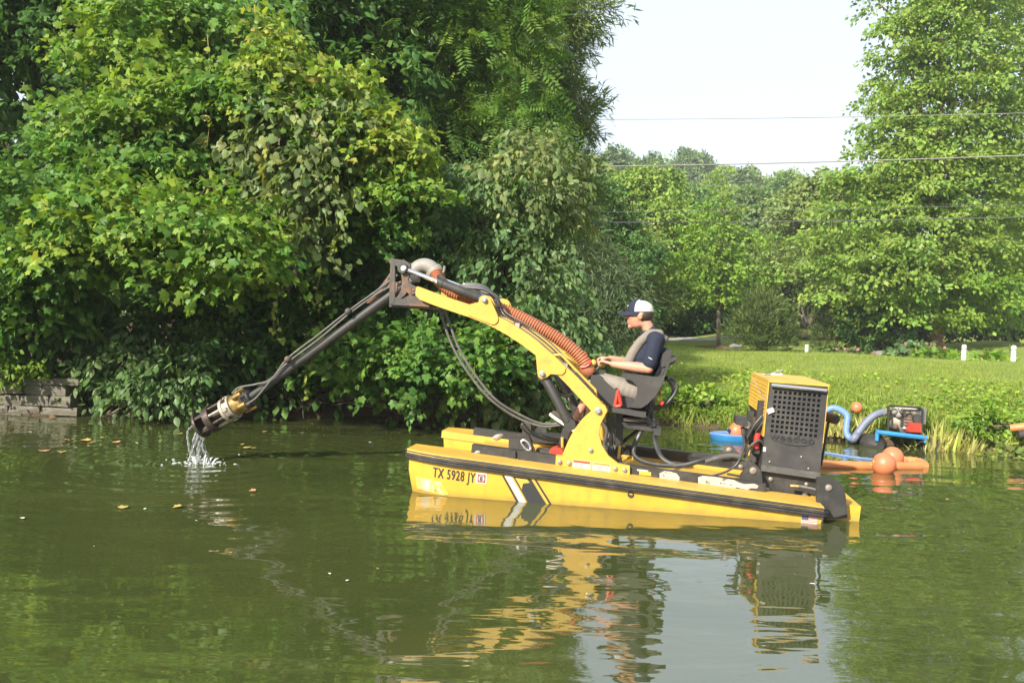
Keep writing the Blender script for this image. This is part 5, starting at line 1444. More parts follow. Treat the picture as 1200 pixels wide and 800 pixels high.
# hanging vine strings with single leaves
for k, (x0, y0, x1, y1, D) in enumerate(((315, 320, 328, 402, 10.6), (368, 290, 378, 362, 11.2), (362, 395, 360, 465, 11.7), (243, 40, 246, 250, 11.6), (398, 250, 392, 300, 11.3))):
    a, b = at(x0, y0, D), at(x1, y1, D)
    t = empty('hanging_vine', b)
    tag(t, ['thin yellowing vine string dangling from the low maple sprays', 'vine string with small leaves dangling in front of the boom gap', 'short vine tail hanging close to the dredge pipe', 'long vine string hanging down through the sunlit maple', 'vine string hanging from the heart leaved curtain'][k], 'vine', 'vine strings hanging from the maples')
    P = [Vector(p) - b for p in catmull([a, a.lerp(b, .35) + Vector((.05, 0, 0)), a.lerp(b, .7) - Vector((.04, 0, 0)), b], 8)]
    MB().tube(P, [.009 - .006 * i / len(P) for i in range(len(P))], 5).build('stem', M['stem'], t)
    n = int(14 + 14 * (a - b).length)
    i = rng.integers(0, len(P), n)
    pos = np.array([P[j] for j in i]) + rng.standard_normal((n, 3)) * .03
    tip = rng.standard_normal((n, 3)) * .6 + np.array([0, -.4, -.6])
    link('leaves', leaf_mesh('leaves', HEART, pos, tip, rng.standard_normal((n, 3)) * .4 + np.array([0, -.7, .6]), .06 + .05 * rng.random(n), pick('goldmaple', n)), M['leaf'], t)

# roots and dead twigs at the water's edge
def tangle(name, label, cat, spots, n, ln, mat):
    t = empty(name, spots[0]); tag(t, label, cat)
    m = MB(); b0 = Vector(spots[0])
    for k in range(n):
        c = Vector(random.choice(spots)) - b0 + Vector((random.gauss(0, .35), random.gauss(0, .2), 0))
        a = random.uniform(0, 6.28)
        d = Vector((math.cos(a), .5 * math.sin(a), random.uniform(-.1, .9))).normalized()
        l = ln * random.uniform(.4, 1.2)
        P = catmull([c, c + d * l * .5 + Vector((random.gauss(0, .06), random.gauss(0, .06), random.gauss(.05, .06))), c + d * l + Vector((0, 0, -.08))], 4)
        m.tube(P, [.013 * (1 - .8 * i / len(P)) + .002 for i in range(len(P))], 5)
    m.build('twigs', M[mat], t, ang=180)['kind'] = 'stuff'
    return t
tangle('dead_branches', 'tangle of dead brown twigs at the waterline below the low maple sprays', 'dead branches', [at(x, 478, 13.1) for x in (470, 500, 530, 555)], 90, .9, 'greybark')
tangle('tree_roots', 'bare pale roots hanging at the waterline under the dull green shrub', 'roots', [on_z(x, 482, .05) for x in (150, 160, 172)], 26, .35, 'greybark')
tangle('dead_branches', 'loose dead twigs lying on the shaded bank behind the pump head', 'dead branches', [at(x, 470, 13.0) for x in (330, 370, 410)], 50, .8, 'bark')

# ------------------------------------------------------------------ stone wall at the left waterline
wall = empty('stone_wall', (-9.4, 12.0, 0))
tag(wall, 'low weathered stone retaining wall along the water under the bright bush', 'wall')
core = MB(); core.box((-3, .10, -.7), (3.05, .55, .50)); core.bevel(.02).build('core', M['stone'], wall)
stone_meshes = []
for k in range(7):
    m = MB(); m.box((-.5, -.5, -.5), (.5, .5, .5)); m.bevel(.12, 2)
    for v in m.bm.verts: v.co += Vector((random.gauss(0, .035), random.gauss(0, .05), random.gauss(0, .035)))
    me = bpy.data.meshes.new('stone'); bmesh.ops.recalc_face_normals(m.bm, faces=m.bm.faces); m.bm.to_mesh(me); m.bm.free(); smooth(me, 60); me.materials.append(M['stone'])
    stone_meshes.append(me)
z = -.12
for r in range(5):
    h = random.uniform(.10, .16) if r < 4 else .10
    x = -3 + random.uniform(0, .2)
    while x < 3.0:
        w = random.uniform(.22, .55)
        o = link('stone', random.choice(stone_meshes), None, wall)
        o.location = (x + w / 2, .06 + random.uniform(-.03, .03), z + h / 2)
        o.scale = (w * .96, .26, h * .93)
        o.rotation_euler = (random.gauss(0, .03), random.gauss(0, .02), random.gauss(0, .04))
        x += w
    z += h + .004

# ------------------------------------------------------------------ grass on the right bank
PAL['clover'] = ([(.17, .265, .024), (.25, .315, .028), (.12, .21, .022)], (.4, .35, .25))
def grass():
    n = 102000
    x = rng.uniform(-1, 15, n * 2); y = rng.uniform(10.4, 25.5, n * 2)
    d = y - shore(x)
    keep = (d > .0) & (rng.random(n * 2) < np.clip(1.15 - (d / 14), .25, 1)) & (np.abs(x) < y * .66 + .5) & (x > -.2 + .9 * rng.random(n * 2) - np.clip((d - 4) * .3, 0, 3))
    x, y = x[keep][:n], y[keep][:n]; n = len(x); d = y - shore(x)
    pos = np.stack([x, y, ground_z(x, y) - .01], -1)
    cl = .5 + .5 * np.sin(x * 1.7 + np.sin(y * 2.1) * 1.5) * np.sin(y * 1.9 + np.cos(x * 1.3))
    hgt = (.07 + .10 * cl * rng.random(n)) * np.interp(d, [0, .3, .8, 1.4, 5, 9], [2.6, 2.3, 1.7, 1.1, .72, .6]) * (.75 + .5 * rng.random(n))
    tip = rng.standard_normal((n, 3)) * .45 + np.array([0, 0, 1.0])
    nr = rng.standard_normal((n, 3)) + np.array([0, -.6, .2])
    base = np.array([(.190, .265, .044), (.265, .315, .052), (.130, .210, .038), (.34, .34, .10)])
    w = np.stack([np.full(n, .36), .2 + .3 * cl, .35 - .15 * cl, np.full(n, .12)], -1); w /= w.sum(1, keepdims=True)
    i = (rng.random((n, 1)) > w.cumsum(1)).sum(1).clip(0, 3)
    c = base[i] * (1 + .18 * rng.standard_normal((n, 1)))
    o = link('grass', leaf_mesh('grass', BLADE, pos, tip, nr, hgt, np.clip(c, .01, .5)), M['grassleaf'])
    tag(o, 'sunlit rough grass covering the right bank down to the water', 'grass', kind='stuff')
    # clover and small broad weeds between the blades
    n = 30000
    x = rng.uniform(.3, 14, n * 2); y = rng.uniform(10.4, 21, n * 2); d = y - shore(x)
    keep = (d > .10) & (d < 3.2 + rng.normal(0, .8, n * 2)) & (np.abs(x) < y * .66 + .5) & (np.sin(x * 1.1 + y * .7) * np.sin(y * 1.6 - x * .5) + rng.normal(0, .5, n * 2) > -.1)
    x, y = x[keep][:n], y[keep][:n]; n = len(x)
    pos = np.stack([x, y, ground_z(x, y) + .03 + .09 * rng.random(n)], -1)
    tip = rng.standard_normal((n, 3)); tip[:, 2] = tip[:, 2] * .3 - .1
    o = link('ground_cover', leaf_mesh('ground_cover', DIAMOND, pos, tip, rng.standard_normal((n, 3)) * .35 + np.array([0, -.3, 1]), .05 + .05 * rng.random(n), pick('clover', n)), M['grassleaf'])
    tag(o, 'small broad leaved weeds growing through the grass of the right bank', 'weeds', kind='stuff')
grass()
def tuft(px, py, D, n, h, pal, label, width=.16):
    b = at(px, py, D); b.z = gz(b.x, b.y)
    t = rng.standard_normal((n, 3)) * .32 + np.array([0, 0, 1.0])
    pos = rng.standard_normal((n, 3)) * np.array([width, width * .6, 0])
    o = empty('grass_tuft')
    link('blades', leaf_mesh('blades', BLADE, pos, t, rng.standard_normal((n, 3)), h * (.55 + .6 * rng.random(n)), pick(pal, n)), M['grassleaf'], o)['kind'] = 'stuff'
    o.location = b
    return tag(o, label, 'grass tuft')
PAL['straw'] = ([(.36, .33, .08), (.44, .38, .13), (.25, .29, .05)], (.4, .3, .3))
tuft(1103, 522, 12.1, 130, .62, 'straw', 'pale straw coloured grass tuft at the waterline right of the pump raft', .12)
tuft(1133, 524, 12.0, 90, .45, 'straw', 'short straw tuft at the waterline beside the taller straw tuft', .08)
tuft(985, 515, 12.8, 150, .35, 'straw', 'dry brownish grass tuft at the waterline behind the blue hose', .25)
for px, py, D, h, pal, lab in ((1158, 505, 12.2, .42, 'fresh', 'leafy bright green weed standing on the bank at the far right'), (822, 505, 14.1, .36, 'fresh', 'leafy weed clump at the waterline behind the seat'), (790, 500, 14.2, .35, 'fresh', 'low weed clump at the waterline under the hose loop'), (905, 470, 14.4, .25, 'olive', 'small yellowish weed clump on the bank above the engine box'), (1185, 520, 11.6, .35, 'olive', 'weed clump at the waterline under the orange pipe end')):
    b = at(px, py, D); b.z = gz(b.x, b.y)
    plant('weed_plant', 'weed', lab, b, [(b + Vector((0, 0, h*.55)), (.28, .22, h*.5)), (b + Vector((.22, .05, h*.35)), (.2, .2, h*.35)), (b + Vector((-.22, .0, h*.35)), (.2, .2, h*.3))], OVAL, 55, 9, .2, .085, pal, .012, flat=.3, droop=.2, tipdroop=.2)

# ------------------------------------------------------------------ park trees, hedge plants and wooded hill
def gp(px, D, sink=0.0):
    v = at(px, 400, D); return Vector((v.x, v.y, gz(v.x, v.y) - sink))
# big trees on the right
BT = 40.0
plant('maple_tree', 'tree', 'big bright green maple on the right behind the white posts, trunk bare at its foot', gp(1097, BT),
      [lobe(1065, 362, 39.5, 62, 17, 2.4, 'fresh'), lobe(1150, 352, 39.5, 45, 18, 2.0, 'fresh'), lobe(1005, 338, 40, 52, 17, 2.2), lobe(1125, 328, 39, 62, 16, 2.4, 'fresh'), lobe(1055, 315, 38.6, 66, 17, 2.5), lobe(1000, 290, 39.5, 52, 17, 2.2), lobe(1085, 278, 38.6, 70, 17, 2.5), lobe(1160, 292, 39.5, 45, 17, 2.2), lobe(1010, 248, 40, 50, 17, 2.2), lobe(1140, 245, 39.4, 62, 17, 2.4), lobe(1070, 235, 39.2, 60, 16, 2.4), lobe(1025, 208, 40, 45, 16, 2.0), lobe(1105, 198, 39.6, 66, 17, 2.5), lobe(1165, 205, 40, 50, 18, 2.2), lobe(1060, 172, 39.8, 45, 16, 2), lobe(1120, 150, 40, 60, 18, 2.4), lobe(1040, 140, 40, 28, 18, 1.6), lobe(1066, 110, 40.5, 42, 18, 1.8), lobe(1125, 100, 40, 55, 18, 2.4), lobe(1060, 72, 40.5, 36, 17, 1.7), lobe(1130, 55, 40, 60, 20, 2.4), lobe(1080, 30, 40.5, 46, 18, 2.0), lobe(1130, 8, 40.5, 60, 18, 2.4), lobe(1110, -50, 41, 80, 60, 3), lobe(1185, 160, 41, 50, 60, 2.4)],
      DIAMOND, 3.3, 26, 1.0, .195, 'oak', .30, bark='redbark', mat='leaf', nt=10, fork=.75, flat=.6, droop=.5, layers=.8)
plant('oak_tree', 'tree', 'tall loose crowned tree at the top right corner with bare limbs showing', gp(1215, 44),
      [lobe(1180, 20, 44, 60, 40, 2.6), lobe(1215, 90, 43, 50, 50, 2.4, None, .8), lobe(1180, 130, 44, 35, 28, 1.8, None, .7), lobe(1240, 200, 44, 50, 60, 2.6), lobe(1220, 290, 44, 30, 40, 2.2), lobe(1235, -40, 45, 80, 60, 3), lobe(1030, 5, 42, 22, 14, 1.2, None, .6)],
      DIAMOND, 3.2, 24, 1.05, .18, 'oak', .45, bark='greybark', mat='leaf', nt=7, fork=.6, flat=.6, droop=.5)
plant('sapling_tree', 'tree', 'slender young layered tree on the lawn behind the man', gp(842, 47, .0),
      [lobe(842, 222, 47, 11, 16, .6), lobe(842, 243, 47, 24, 10, 1.0), lobe(838, 264, 47, 36, 10, 1.5), lobe(852, 284, 46.5, 48, 10, 1.9), lobe(828, 304, 46.5, 54, 10, 2.1), lobe(860, 322, 46.5, 58, 10, 2.1), lobe(826, 340, 46.4, 52, 8, 1.9), lobe(866, 350, 46.6, 42, 6, 1.6, None, .7)],
      DIAMOND, 5.0, 11, .75, .19, 'fresh', .13, bark='greybark', mat='leaf', nt=8, fork=.75, flat=.85, droop=.3, layers=.55)
plant('evergreen_shrub', 'shrub', 'rounded dark olive yew bush on the lawn right of the young tree', gp(893, 42), [lobe(893, 378, 42, 28, 24, 1.1), lobe(885, 392, 41.7, 28, 22, 1.1), lobe(905, 390, 42, 22, 24, 1.0), lobe(890, 355, 42.2, 14, 12, .6)], NEEDLE, 16, 16, .55, .26, 'yew', .08, mat='farleaf', flat=.1, droop=-.4, tipdroop=-.5)
plant('evergreen_shrub', 'shrub', 'narrow upright evergreen beside the small bare shrub', gp(970, 42), [lobe(970, 400, 42, 15, 22, .7), lobe(970, 378, 42, 12, 20, .55), lobe(971, 360, 42, 7, 14, .35)], NEEDLE, 20, 14, .5, .24, 'yew', .06, mat='farleaf', flat=.1, droop=-.4, tipdroop=-.5)
for lab, px, D, ls, pal, sz in (
        ('pink flecked low flowering shrub between the narrow evergreen and the boulder', 985, 31, [(985, 414, 20, 9, .6), (1003, 416, 14, 7, .5)], 'yew', .16),
        ('pink flecked flowering shrub right of the grey boulder', 1068, 30, [(1060, 414, 18, 9, .6), (1080, 411, 16, 8, .5)], 'grey', .16),
        ('spreading low juniper left of the tall white post', 1100, 28, [(1098, 420, 26, 6, .6), (1118, 422, 18, 5, .5)], 'fresh', .2),
        ('spreading low juniper between the two right white posts', 1157, 26, [(1150, 424, 20, 5, .5), (1170, 425, 16, 4, .5)], 'fresh', .2),
        ('dark green understorey shrub at the foot of the big maple', 1050, 41, [(1035, 392, 34, 20, 1.4), (1008, 380, 22, 28, 1.2), (1068, 400, 16, 9, .7)], 'dark', .22)):
    b = gp(px, D)
    t = plant('garden_shrub', 'shrub', lab, b, [lobe(x, y, D, rx, ry, rd) for x, y, rx, ry, rd in ls], DIAMOND, 18, 12, .4, sz, pal, .05, mat='farleaf', flat=.4, droop=.3)
    if 'pink' in lab:
        n = 24
        pos = np.array([np.array(Vector(at(ls[i % 2][0], ls[i % 2][1], D)) - b) + rng.standard_normal(3) * np.array([ls[0][2] * .022, .25, ls[0][3] * .02]) + np.array([0, -.45, .08]) for i in range(n)])
        link('flowers', leaf_mesh('flowers', HEART, pos, rng.standard_normal((n, 3)), rng.standard_normal((n, 3)) * .5 + np.array([0, -1, .5]), .10 + .06 * rng.random(n), np.clip(np.array([.34, .16, .16]) * (1 + .2 * rng.standard_normal((n, 1))), 0, .8)), M['farleaf'], t)['kind'] = 'stuff'
# bare little shrub in a mulch ring
b = gp(945, 52)
t = empty('bare_shrub', b); tag(t, 'small bare twiggy shrub standing in a ring of brown mulch on the lawn', 'shrub')
m = MB()
for k in range(26):
    a = random.uniform(0, 6.28); d = Vector((math.cos(a) * .55, math.sin(a) * .5, 1)).normalized() * random.uniform(.9, 1.8)
    m.tube([(0, 0, .2 + .02*k), d * .5 + Vector((0, 0, .35)), d + Vector((0, 0, .4))], [.03, .018, .006], 5)
m.tube([(0, 0, -.1), (0, 0, .8)], [.07, .05], 7)
m.build('branches', M['greybark'], t, ang=180)
m = MB(); m.lathe([(1.7, -.05), (1.6, .05), (.9, .10), (.2, .12)], Matrix.Translation(b), 20)
tag(m.build('mulch_ring', M['mulch']), 'ring of brown mulch round the small bare shrub', 'mulch bed')
m = MB(); mp = gp(842, 47); m.lathe([(1.3, -.05), (1.2, .05), (.6, .10), (.2, .12)], Matrix.Translation(mp), 20)
tag(m.build('mulch_ring', M['mulch']), 'ring of reddish mulch round the slender young tree', 'mulch bed')
sheet_strip('path', [(9.5, 60), (10.2, 54), (11.8, 51.5), (15, 51.2)], 2.0, M['pathgrey'], .03)
sheet_strip('driveway', [(26.5, 54), (24.4, 64), (22.8, 78), (20, 95)], 3.4, M['darkwire'], .03)
def rock(name, lab, px, py, D, s, mat, cat):
    b = gp(px, D)
    m = MB(); bmesh.ops.create_icosphere(m.bm, subdivisions=3, radius=1)
    for v in m.bm.verts:
        k = 1 + .25 * mnoise.noise(v.co * 1.4 + Vector((px, 0, 0))) + .1 * mnoise.noise(v.co * 4)
        v.co = Vector((v.co.x * s[0], v.co.y * s[1], v.co.z * s[2])) * k
    o = m.build(name, M[mat], ang=35); o.location = b + Vector((0, 0, s[2] * .4))
    return tag(o, lab, cat)
rock('boulder', 'grey boulder on the lawn between the two pink flecked shrubs', 1036, 412, 31, (.6, .45, .26), 'rock', 'boulder')
rock('boulder', 'small grey boulder tucked against the larger one', 1054, 414, 31.3, (.4, .35, .26), 'rock', 'boulder')
# garden statue like light shape beside the yew: a low garden bench of logs
gs = empty('garden_ornament', gp(862, 38)); tag(gs, 'small pale ornament with dark feet on the lawn left of the yew bush', 'garden ornament')
m = MB(); m.tube(catmull([(-.42, 0, .34), (-.1, 0, .42), (.3, 0, .40), (.45, 0, .52)], 5), [.10, .13, .15, .16, .17, .17, .17, .16, .15, .14, .13, .12, .11, .10, .09, .06], 10); m.build('body', M['rock'], gs)
gs.scale = (.62, .62, .62)
for x in (-.3, .3):
    m = MB(); m.tube([(x, 0, .3), (x, 0, -.05)], .06, 8); m.build('foot', M['rock'], gs)
# white posts
for k, (px, py0, py1, D) in enumerate(((945, 404, 417, 30), (1129, 404, 424, 24), (1187, 405, 428, 23))):
    b = at(px, py1, D); zg = gz(b.x, b.y); tp_ = at(px, py0, D)
    p = empty('bollard', (b.x, b.y, zg)); tag(p, ['small white post on the lawn before the bare shrub', 'white post at the right standing left of its twin', 'white post nearest the right edge of the lawn'][k], 'bollard', 'white posts along the lawn')
    m = MB(); m.lathe([(.066, -.2), (.064, tp_.z - zg - .02), (.05, tp_.z - zg), (.02, tp_.z - zg + .012)], Matrix.Identity(4), 14); m.build('post', M['white'], p, ang=35)
    m = MB(); m.lathe([(.068, tp_.z - zg - .12), (.068, tp_.z - zg - .10)], Matrix.Identity(4), 14); m.build('band', M['steel'], p)

# hillside wood: a few grown trees, copied with other turns and sizes
def proto(name, pal, h, w, seed, bark='bark', conic=False, dens=2.6, leaf=.46, ln=1.5, per=13):
    random.seed(seed)
    L = []
    n = 11
    for i in range(n):
        f = i / (n - 1)
        z = h * (.22 + .72 * f)
        r = w * (.5 if not conic else .55 * (1.1 - f)) * (math.sin(math.pi * min(1, .25 + .68 * f)) if not conic else 1)
        a = i * 2.4
        L.append(((r * .8 * math.cos(a), r * .8 * math.sin(a), z), (w * .27 * (1.15 - .4 * f), w * .27 * (1.15 - .4 * f), h * .115)))
    L.append(((0, 0, h * .93), (w * .2, w * .2, h * .08)))
    t = empty(name, (0, 0, 0))
    A, O = sprays(L, dens, per, ln, leaf, pal, flat=.55, droop=.4)
    link('crown', leaf_mesh('crown', DIAMOND, *A), M['farleaf'], t)
    bm = MB(); limbs(bm, (0, 0, 0), [l[0] for l in L[:7]], .22, wig=.5, fork=.35); bm.build('trunk', M[bark], t, ang=180)
    return t
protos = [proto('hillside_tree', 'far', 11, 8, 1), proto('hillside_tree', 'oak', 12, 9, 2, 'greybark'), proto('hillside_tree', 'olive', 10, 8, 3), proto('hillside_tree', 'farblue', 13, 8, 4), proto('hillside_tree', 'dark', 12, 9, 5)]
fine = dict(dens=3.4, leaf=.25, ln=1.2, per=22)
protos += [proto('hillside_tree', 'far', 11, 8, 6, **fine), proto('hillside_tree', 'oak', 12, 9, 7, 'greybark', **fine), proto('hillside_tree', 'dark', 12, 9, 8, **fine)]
used = [False] * len(protos)
def put(k, x, y, s, rz, label, group, cat='tree', name=None, zs=1.0):
    o = protos[k] if not used[k] else copy_tree(protos[k])
    used[k] = True
    o.location = (x, y, gz(x, y) - .15); o.rotation_euler = (0, 0, rz); o.scale = (s, s, s * zs)
    tag(o, label, cat, group)
    return o
random.seed(21)
MID = [  # trees along the foot of the hill that can be told apart
    (6, 742, 56, .90, 'full rounded tree behind the man, left of the slender young tree'),
    (7, 782, 62, .86, 'darker tree directly behind the slender young tree'),
    (7, 925, 72, .95, 'dark leafy tree between the yew bush and the big maple'),
    (5, 955, 58, .92, 'tree with a lit crown peeping left of the big maple'),
    (5, 715, 44, .62, 'lighter green tree at the edge of the wood right of the pine'),
    (7, 800, 58, .62, 'low dark tree just behind the cap of the man'),
    (7, 1000, 60, .95, 'dark tree shading the lawn behind the narrow evergreen'),
    (7, 1150, 64, .9, 'dark tree behind the driveway right of the big maple trunk'),
    (3, 885, 70, .9, 'blue green tree above the yew bush'),
    (6, 1210, 60, 1.0, 'green tree at the right edge behind the lawn'),
    (7, 680, 40, .62, 'dark green tree closing the gap left of the man'),
]
for k, px, D, s, lab in MID:
    v = at(px, 400, D)
    put(k, v.x, v.y, s, random.uniform(0, 6.28), lab, 'trees at the foot of the hill')
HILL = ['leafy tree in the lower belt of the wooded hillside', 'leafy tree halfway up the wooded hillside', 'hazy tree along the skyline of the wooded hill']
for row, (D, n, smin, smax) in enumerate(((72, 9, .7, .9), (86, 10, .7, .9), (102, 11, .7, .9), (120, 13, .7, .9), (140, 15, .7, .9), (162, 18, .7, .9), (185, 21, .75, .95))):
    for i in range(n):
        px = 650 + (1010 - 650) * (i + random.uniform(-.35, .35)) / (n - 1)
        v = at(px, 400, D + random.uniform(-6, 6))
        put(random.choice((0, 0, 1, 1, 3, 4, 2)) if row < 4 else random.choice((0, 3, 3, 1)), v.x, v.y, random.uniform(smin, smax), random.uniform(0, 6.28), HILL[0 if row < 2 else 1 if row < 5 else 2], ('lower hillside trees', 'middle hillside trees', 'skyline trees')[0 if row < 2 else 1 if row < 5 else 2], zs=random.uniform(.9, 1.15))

# ------------------------------------------------------------------ overhead wires
for k, (x0, y0, x1, y1, D0, D1, mt, r, lab) in enumerate((
        (690, 141, 1200, 133, 33, 27, 'wire', .011, 'thin topmost pale wire crossing the open sky'),
        (700, 196, 1200, 182.5, 33, 27, 'wire', .019, 'thick pale wire crossing at the top of the wooded hill'),
        (700, 249.5, 1200, 240, 33, 27, 'darkwire', .010, 'thin dark wire crossing above the lowest wire'),
        (690, 261.5, 1200, 255, 33, 27, 'darkwire', .018, 'thick dark lowest wire crossing in front of the trees'))):
    a, b = at(x0, y0, D0), at(x1, y1, D1)
    A, Bq = a + (a - b) * .7, b + (b - a) * .8
    P = []
    for i in range(33):
        t = i / 32
        p = A.lerp(Bq, t); p.z -= .30 * (4 * t * (1 - t) - .9)
        P.append(p)
    o = MB().tube(P, r, 6).build('power_line', M[mt], ang=180)
    tag(o, lab, 'wire', 'overhead wires')
# ------------------------------------------------------------------ pump raft, hoses, floats by the right bank
RD = 12.35
def K(px, py, D=RD): return at(px, py, D)
raft = empty('pump_raft', on_z(1060, 521, 0.0))
tag(raft, 'blue framed raft on two dark floats moored at the grassy bank', 'raft')
rb = raft.location.copy()
def loc(px, py, D=RD): return K(px, py, D) - rb
m = MB()
for dD in (-.28, .28):
    m.tube([loc(1027, 506, RD + dD), loc(1086, 513, RD + dD)], .034, 8)
for x, y in ((1029, 506.2), (1057, 509.5), (1084, 512.8)):
    m.tube([loc(x, y, RD - .28), loc(x, y, RD + .28)], .03, 8)
m.build('frame', M['blue'], raft)
for x, y, dD in ((1028, 507, -.28), (1085, 513, -.28), (1030, 507, .28), (1084, 513, .28)):
    a = loc(x, y, RD + dD); m = MB(); m.tube([a, Vector((a.x, a.y, .10 - 0))], .028, 8); m.build('leg', M['blue'], raft)
for x in (1027, 1086):
    a = loc(x, 516, RD)
    m = MB()
    P = [Vector((a.x, a.y + t * .30, .03)) for t in np.linspace(-1, 1, 9)]
    m.tube(P, [.05, .11, .145, .155, .155, .155, .145, .11, .05], 12); f = m.build('float', M['plastic'], raft)
    f.scale = (1.15, 1, .9)
pump = empty('water_pump', K(1061, 507)); tag(pump, 'portable motor pump in a black tube cage standing on the blue raft', 'pump')
pb_ = pump.location.copy()
def pl(px, py, D=RD): return K(px, py, D) - pb_
m = MB()
for dD in (-.22, .22):
    m.tube([pl(1041, 506, RD+dD), pl(1040.5, 477, RD+dD), pl(1043, 475, RD+dD), pl(1078, 477.5, RD+dD), pl(1081, 480, RD+dD), pl(1080, 510, RD+dD)], .017, 8)
for x, y in ((1041, 477), (1080, 479.5), (1041, 504), (1080, 508)):
    m.tube([pl(x, y, RD-.22), pl(x, y, RD+.22)], .016, 8)
m.build('cage', M['black'], pump)
c = pl(1057, 494); m = MB(); m.lathe([(.02, -.16), (.15, -.15), (.165, -.08), (.165, .05), (.12, .10), (.02, .12)], Matrix.Translation(c) @ Matrix.Rotation(R(90), 4, 'X'), 18); m.build('volute', M['cream'], pump)
c = pl(1067, 490); m = MB(); m.box(c - Vector((.16, .14, .14)), c + Vector((.12, .16, .17))); m.bevel(.03, 2).build('engine', M['flagwhite'], pump)
c = pl(1073, 487); m = MB(); m.box(c - Vector((.06, .17, .10)), c + Vector((.07, .14, .13))); m.bevel(.02, 2).build('muffler', M['steel'], pump)
c = pl(1072, 500, RD-.18); m = MB(); m.box(c - Vector((.10, .05, .07)), c + Vector((.09, .05, .06))); m.bevel(.02, 2).build('starter_cover', M['red'], pump)
for x, y, r in ((1053, 486, .05), (1060, 485, .045), (1049, 500, .045), (1063, 500, .04), (1048, 482, .05)):
    m = MB(); m.ball(pl(x, y, RD - .12), r, 12, 8); m.build('fitting', M['pvc'] if r > .045 else M['rustblack'], pump)
c = pl(1067, 490, RD - .15)
m = MB()
for k in range(6): m.box(c + Vector((-.14, -.015, -.10 + k*.04)), c + Vector((.02, .02, -.085 + k*.04)))
m.build('cooling_fins', M['rustblack'], pump)
c = pl(1074, 491, RD - .17); m = MB(); m.lathe([(.07, 0), (.075, .02), (.06, .05), (.02, .055)], Matrix.Translation(c) @ Matrix.Rotation(R(90), 4, 'X'), 16); m.build('recoil_housing', M['grille'], pump)
c = pl(1066, 482, RD - .1); m = MB(); m.box(c - Vector((.10, .06, .03)), c + Vector((.07, .06, .04))); m.bevel(.015).build('fuel_tank', M['cream'], pump)
c = pl(1049, 506, RD); m = MB(); m.box(c - Vector((.08, .16, .02)), c + Vector((.34, .16, .0))); m.build('base_plate', M['black'], pump)
m = MB(); m.tube(catmull([pl(1052, 478, RD-.2), pl(1058, 484, RD-.24), pl(1064, 481, RD-.22), pl(1070, 487, RD-.22)], 5), .009, 6); m.build('fuel_line', M['hose'], pump)
m = MB(); m.tube([pl(1036, 482, RD - .05), pl(1045, 483, RD - .05)], .055, 12); m.build('inlet', M['pvc'], pump)
o = ribbed([K(1037, 482), K(1024, 487), K(1013, 497), K(1005, 508), K(1000, 515), on_z(997, 520, -.06)], .054, .03, M['greybluehose'], 'suction_hose', None, .05)
tag(o, 'grey ribbed hose curving from the pump down into the water', 'hose')
o = ribbed([K(962, 486, 12.7), K(975, 478, 12.7), K(986, 481, 12.6), K(993, 488, 12.5), K(992, 498, 12.45), K(992, 508, 12.4), K(998, 515, 12.4), on_z(1001, 520, -.06)], .048, .035, M['bluehose'], 'delivery_hose', None, .04)
tag(o, 'blue hose looping out of the water behind the engine box', 'hose')
def buoy(c, r, label, group=None, knob=(0, 0, 1)):
    t = empty('buoy', c); tag(t, label, 'buoy', group)
    m = MB(); bmesh.ops.create_uvsphere(m.bm, u_segments=20, v_segments=14, radius=r)
    for v in m.bm.verts: v.co.z *= 1.04
    m.build('ball', M['buoy'], t)
    k = Vector(knob).normalized(); m = MB(); m.lathe([(r*.22, 0), (r*.26, r*.12), (r*.20, r*.32), (r*.1, r*.36)], axis_matrix(k * r * .93, k * r * 2), 12); m.build('collar', M['navyplastic'], t)
    m = MB(); m.tube(catmull([k * r * 1.25 + k.orthogonal().normalized() * r * .12 * math.cos(a) + k * r * .12 * math.sin(a) for a in np.linspace(0, 6.28, 9)], 2), r * .035, 5, caps=False); m.build('eye', M['navyplastic'], t)
    return t
g = 'orange buoys round the boat and raft'
b = on_z(1036, 545, .08); b.z = .09; buoy(b, .135, 'orange ball buoy floating in front of its neighbour on the orange pipe', g, (.3, -.2, -1))
b = on_z(1046, 538, .08); b.z = .10; buoy(b, .13, 'orange ball buoy partly hidden behind the front buoy on the orange pipe', g, (.5, 0, -1))
buoy(K(1004, 477.5, 12.9), .085, 'small orange buoy lying in the grass above the blue hose', g, (-.8, -.3, -.6))
b = on_z(1013, 514, .03); b.z = .06; buoy(b, .08, 'small orange buoy floating where the two hoses meet the water', g, (-.9, -.3, -.3))
# blue float with a buoy, seen past the hoses behind the engine
fb = on_z(860, 515, 0.0)
fl = empty('float_platform', fb); tag(fl, 'pale blue float on the water left of the engine box', 'float')
m = MB(); m.lathe([(.22, -.08), (.27, -.03), (.31, .065), (.28, .08), (.22, .04), (.05, .03)], Matrix.Diagonal((1.15, .8, 1, 1)), 24); m.build('hull', M['blue'], fl)
m = MB(); m.lathe([(.295, .065), (.31, .08), (.295, .095), (.28, .08)], Matrix.Diagonal((1.15, .8, 1, 1)), 24); m.build('rim', M['bluehose'], fl)
buoy(fb + Vector((.03, -.02, .13)), .115, 'orange ball buoy sitting in the pale blue float', g, (-.9, -.3, .05))
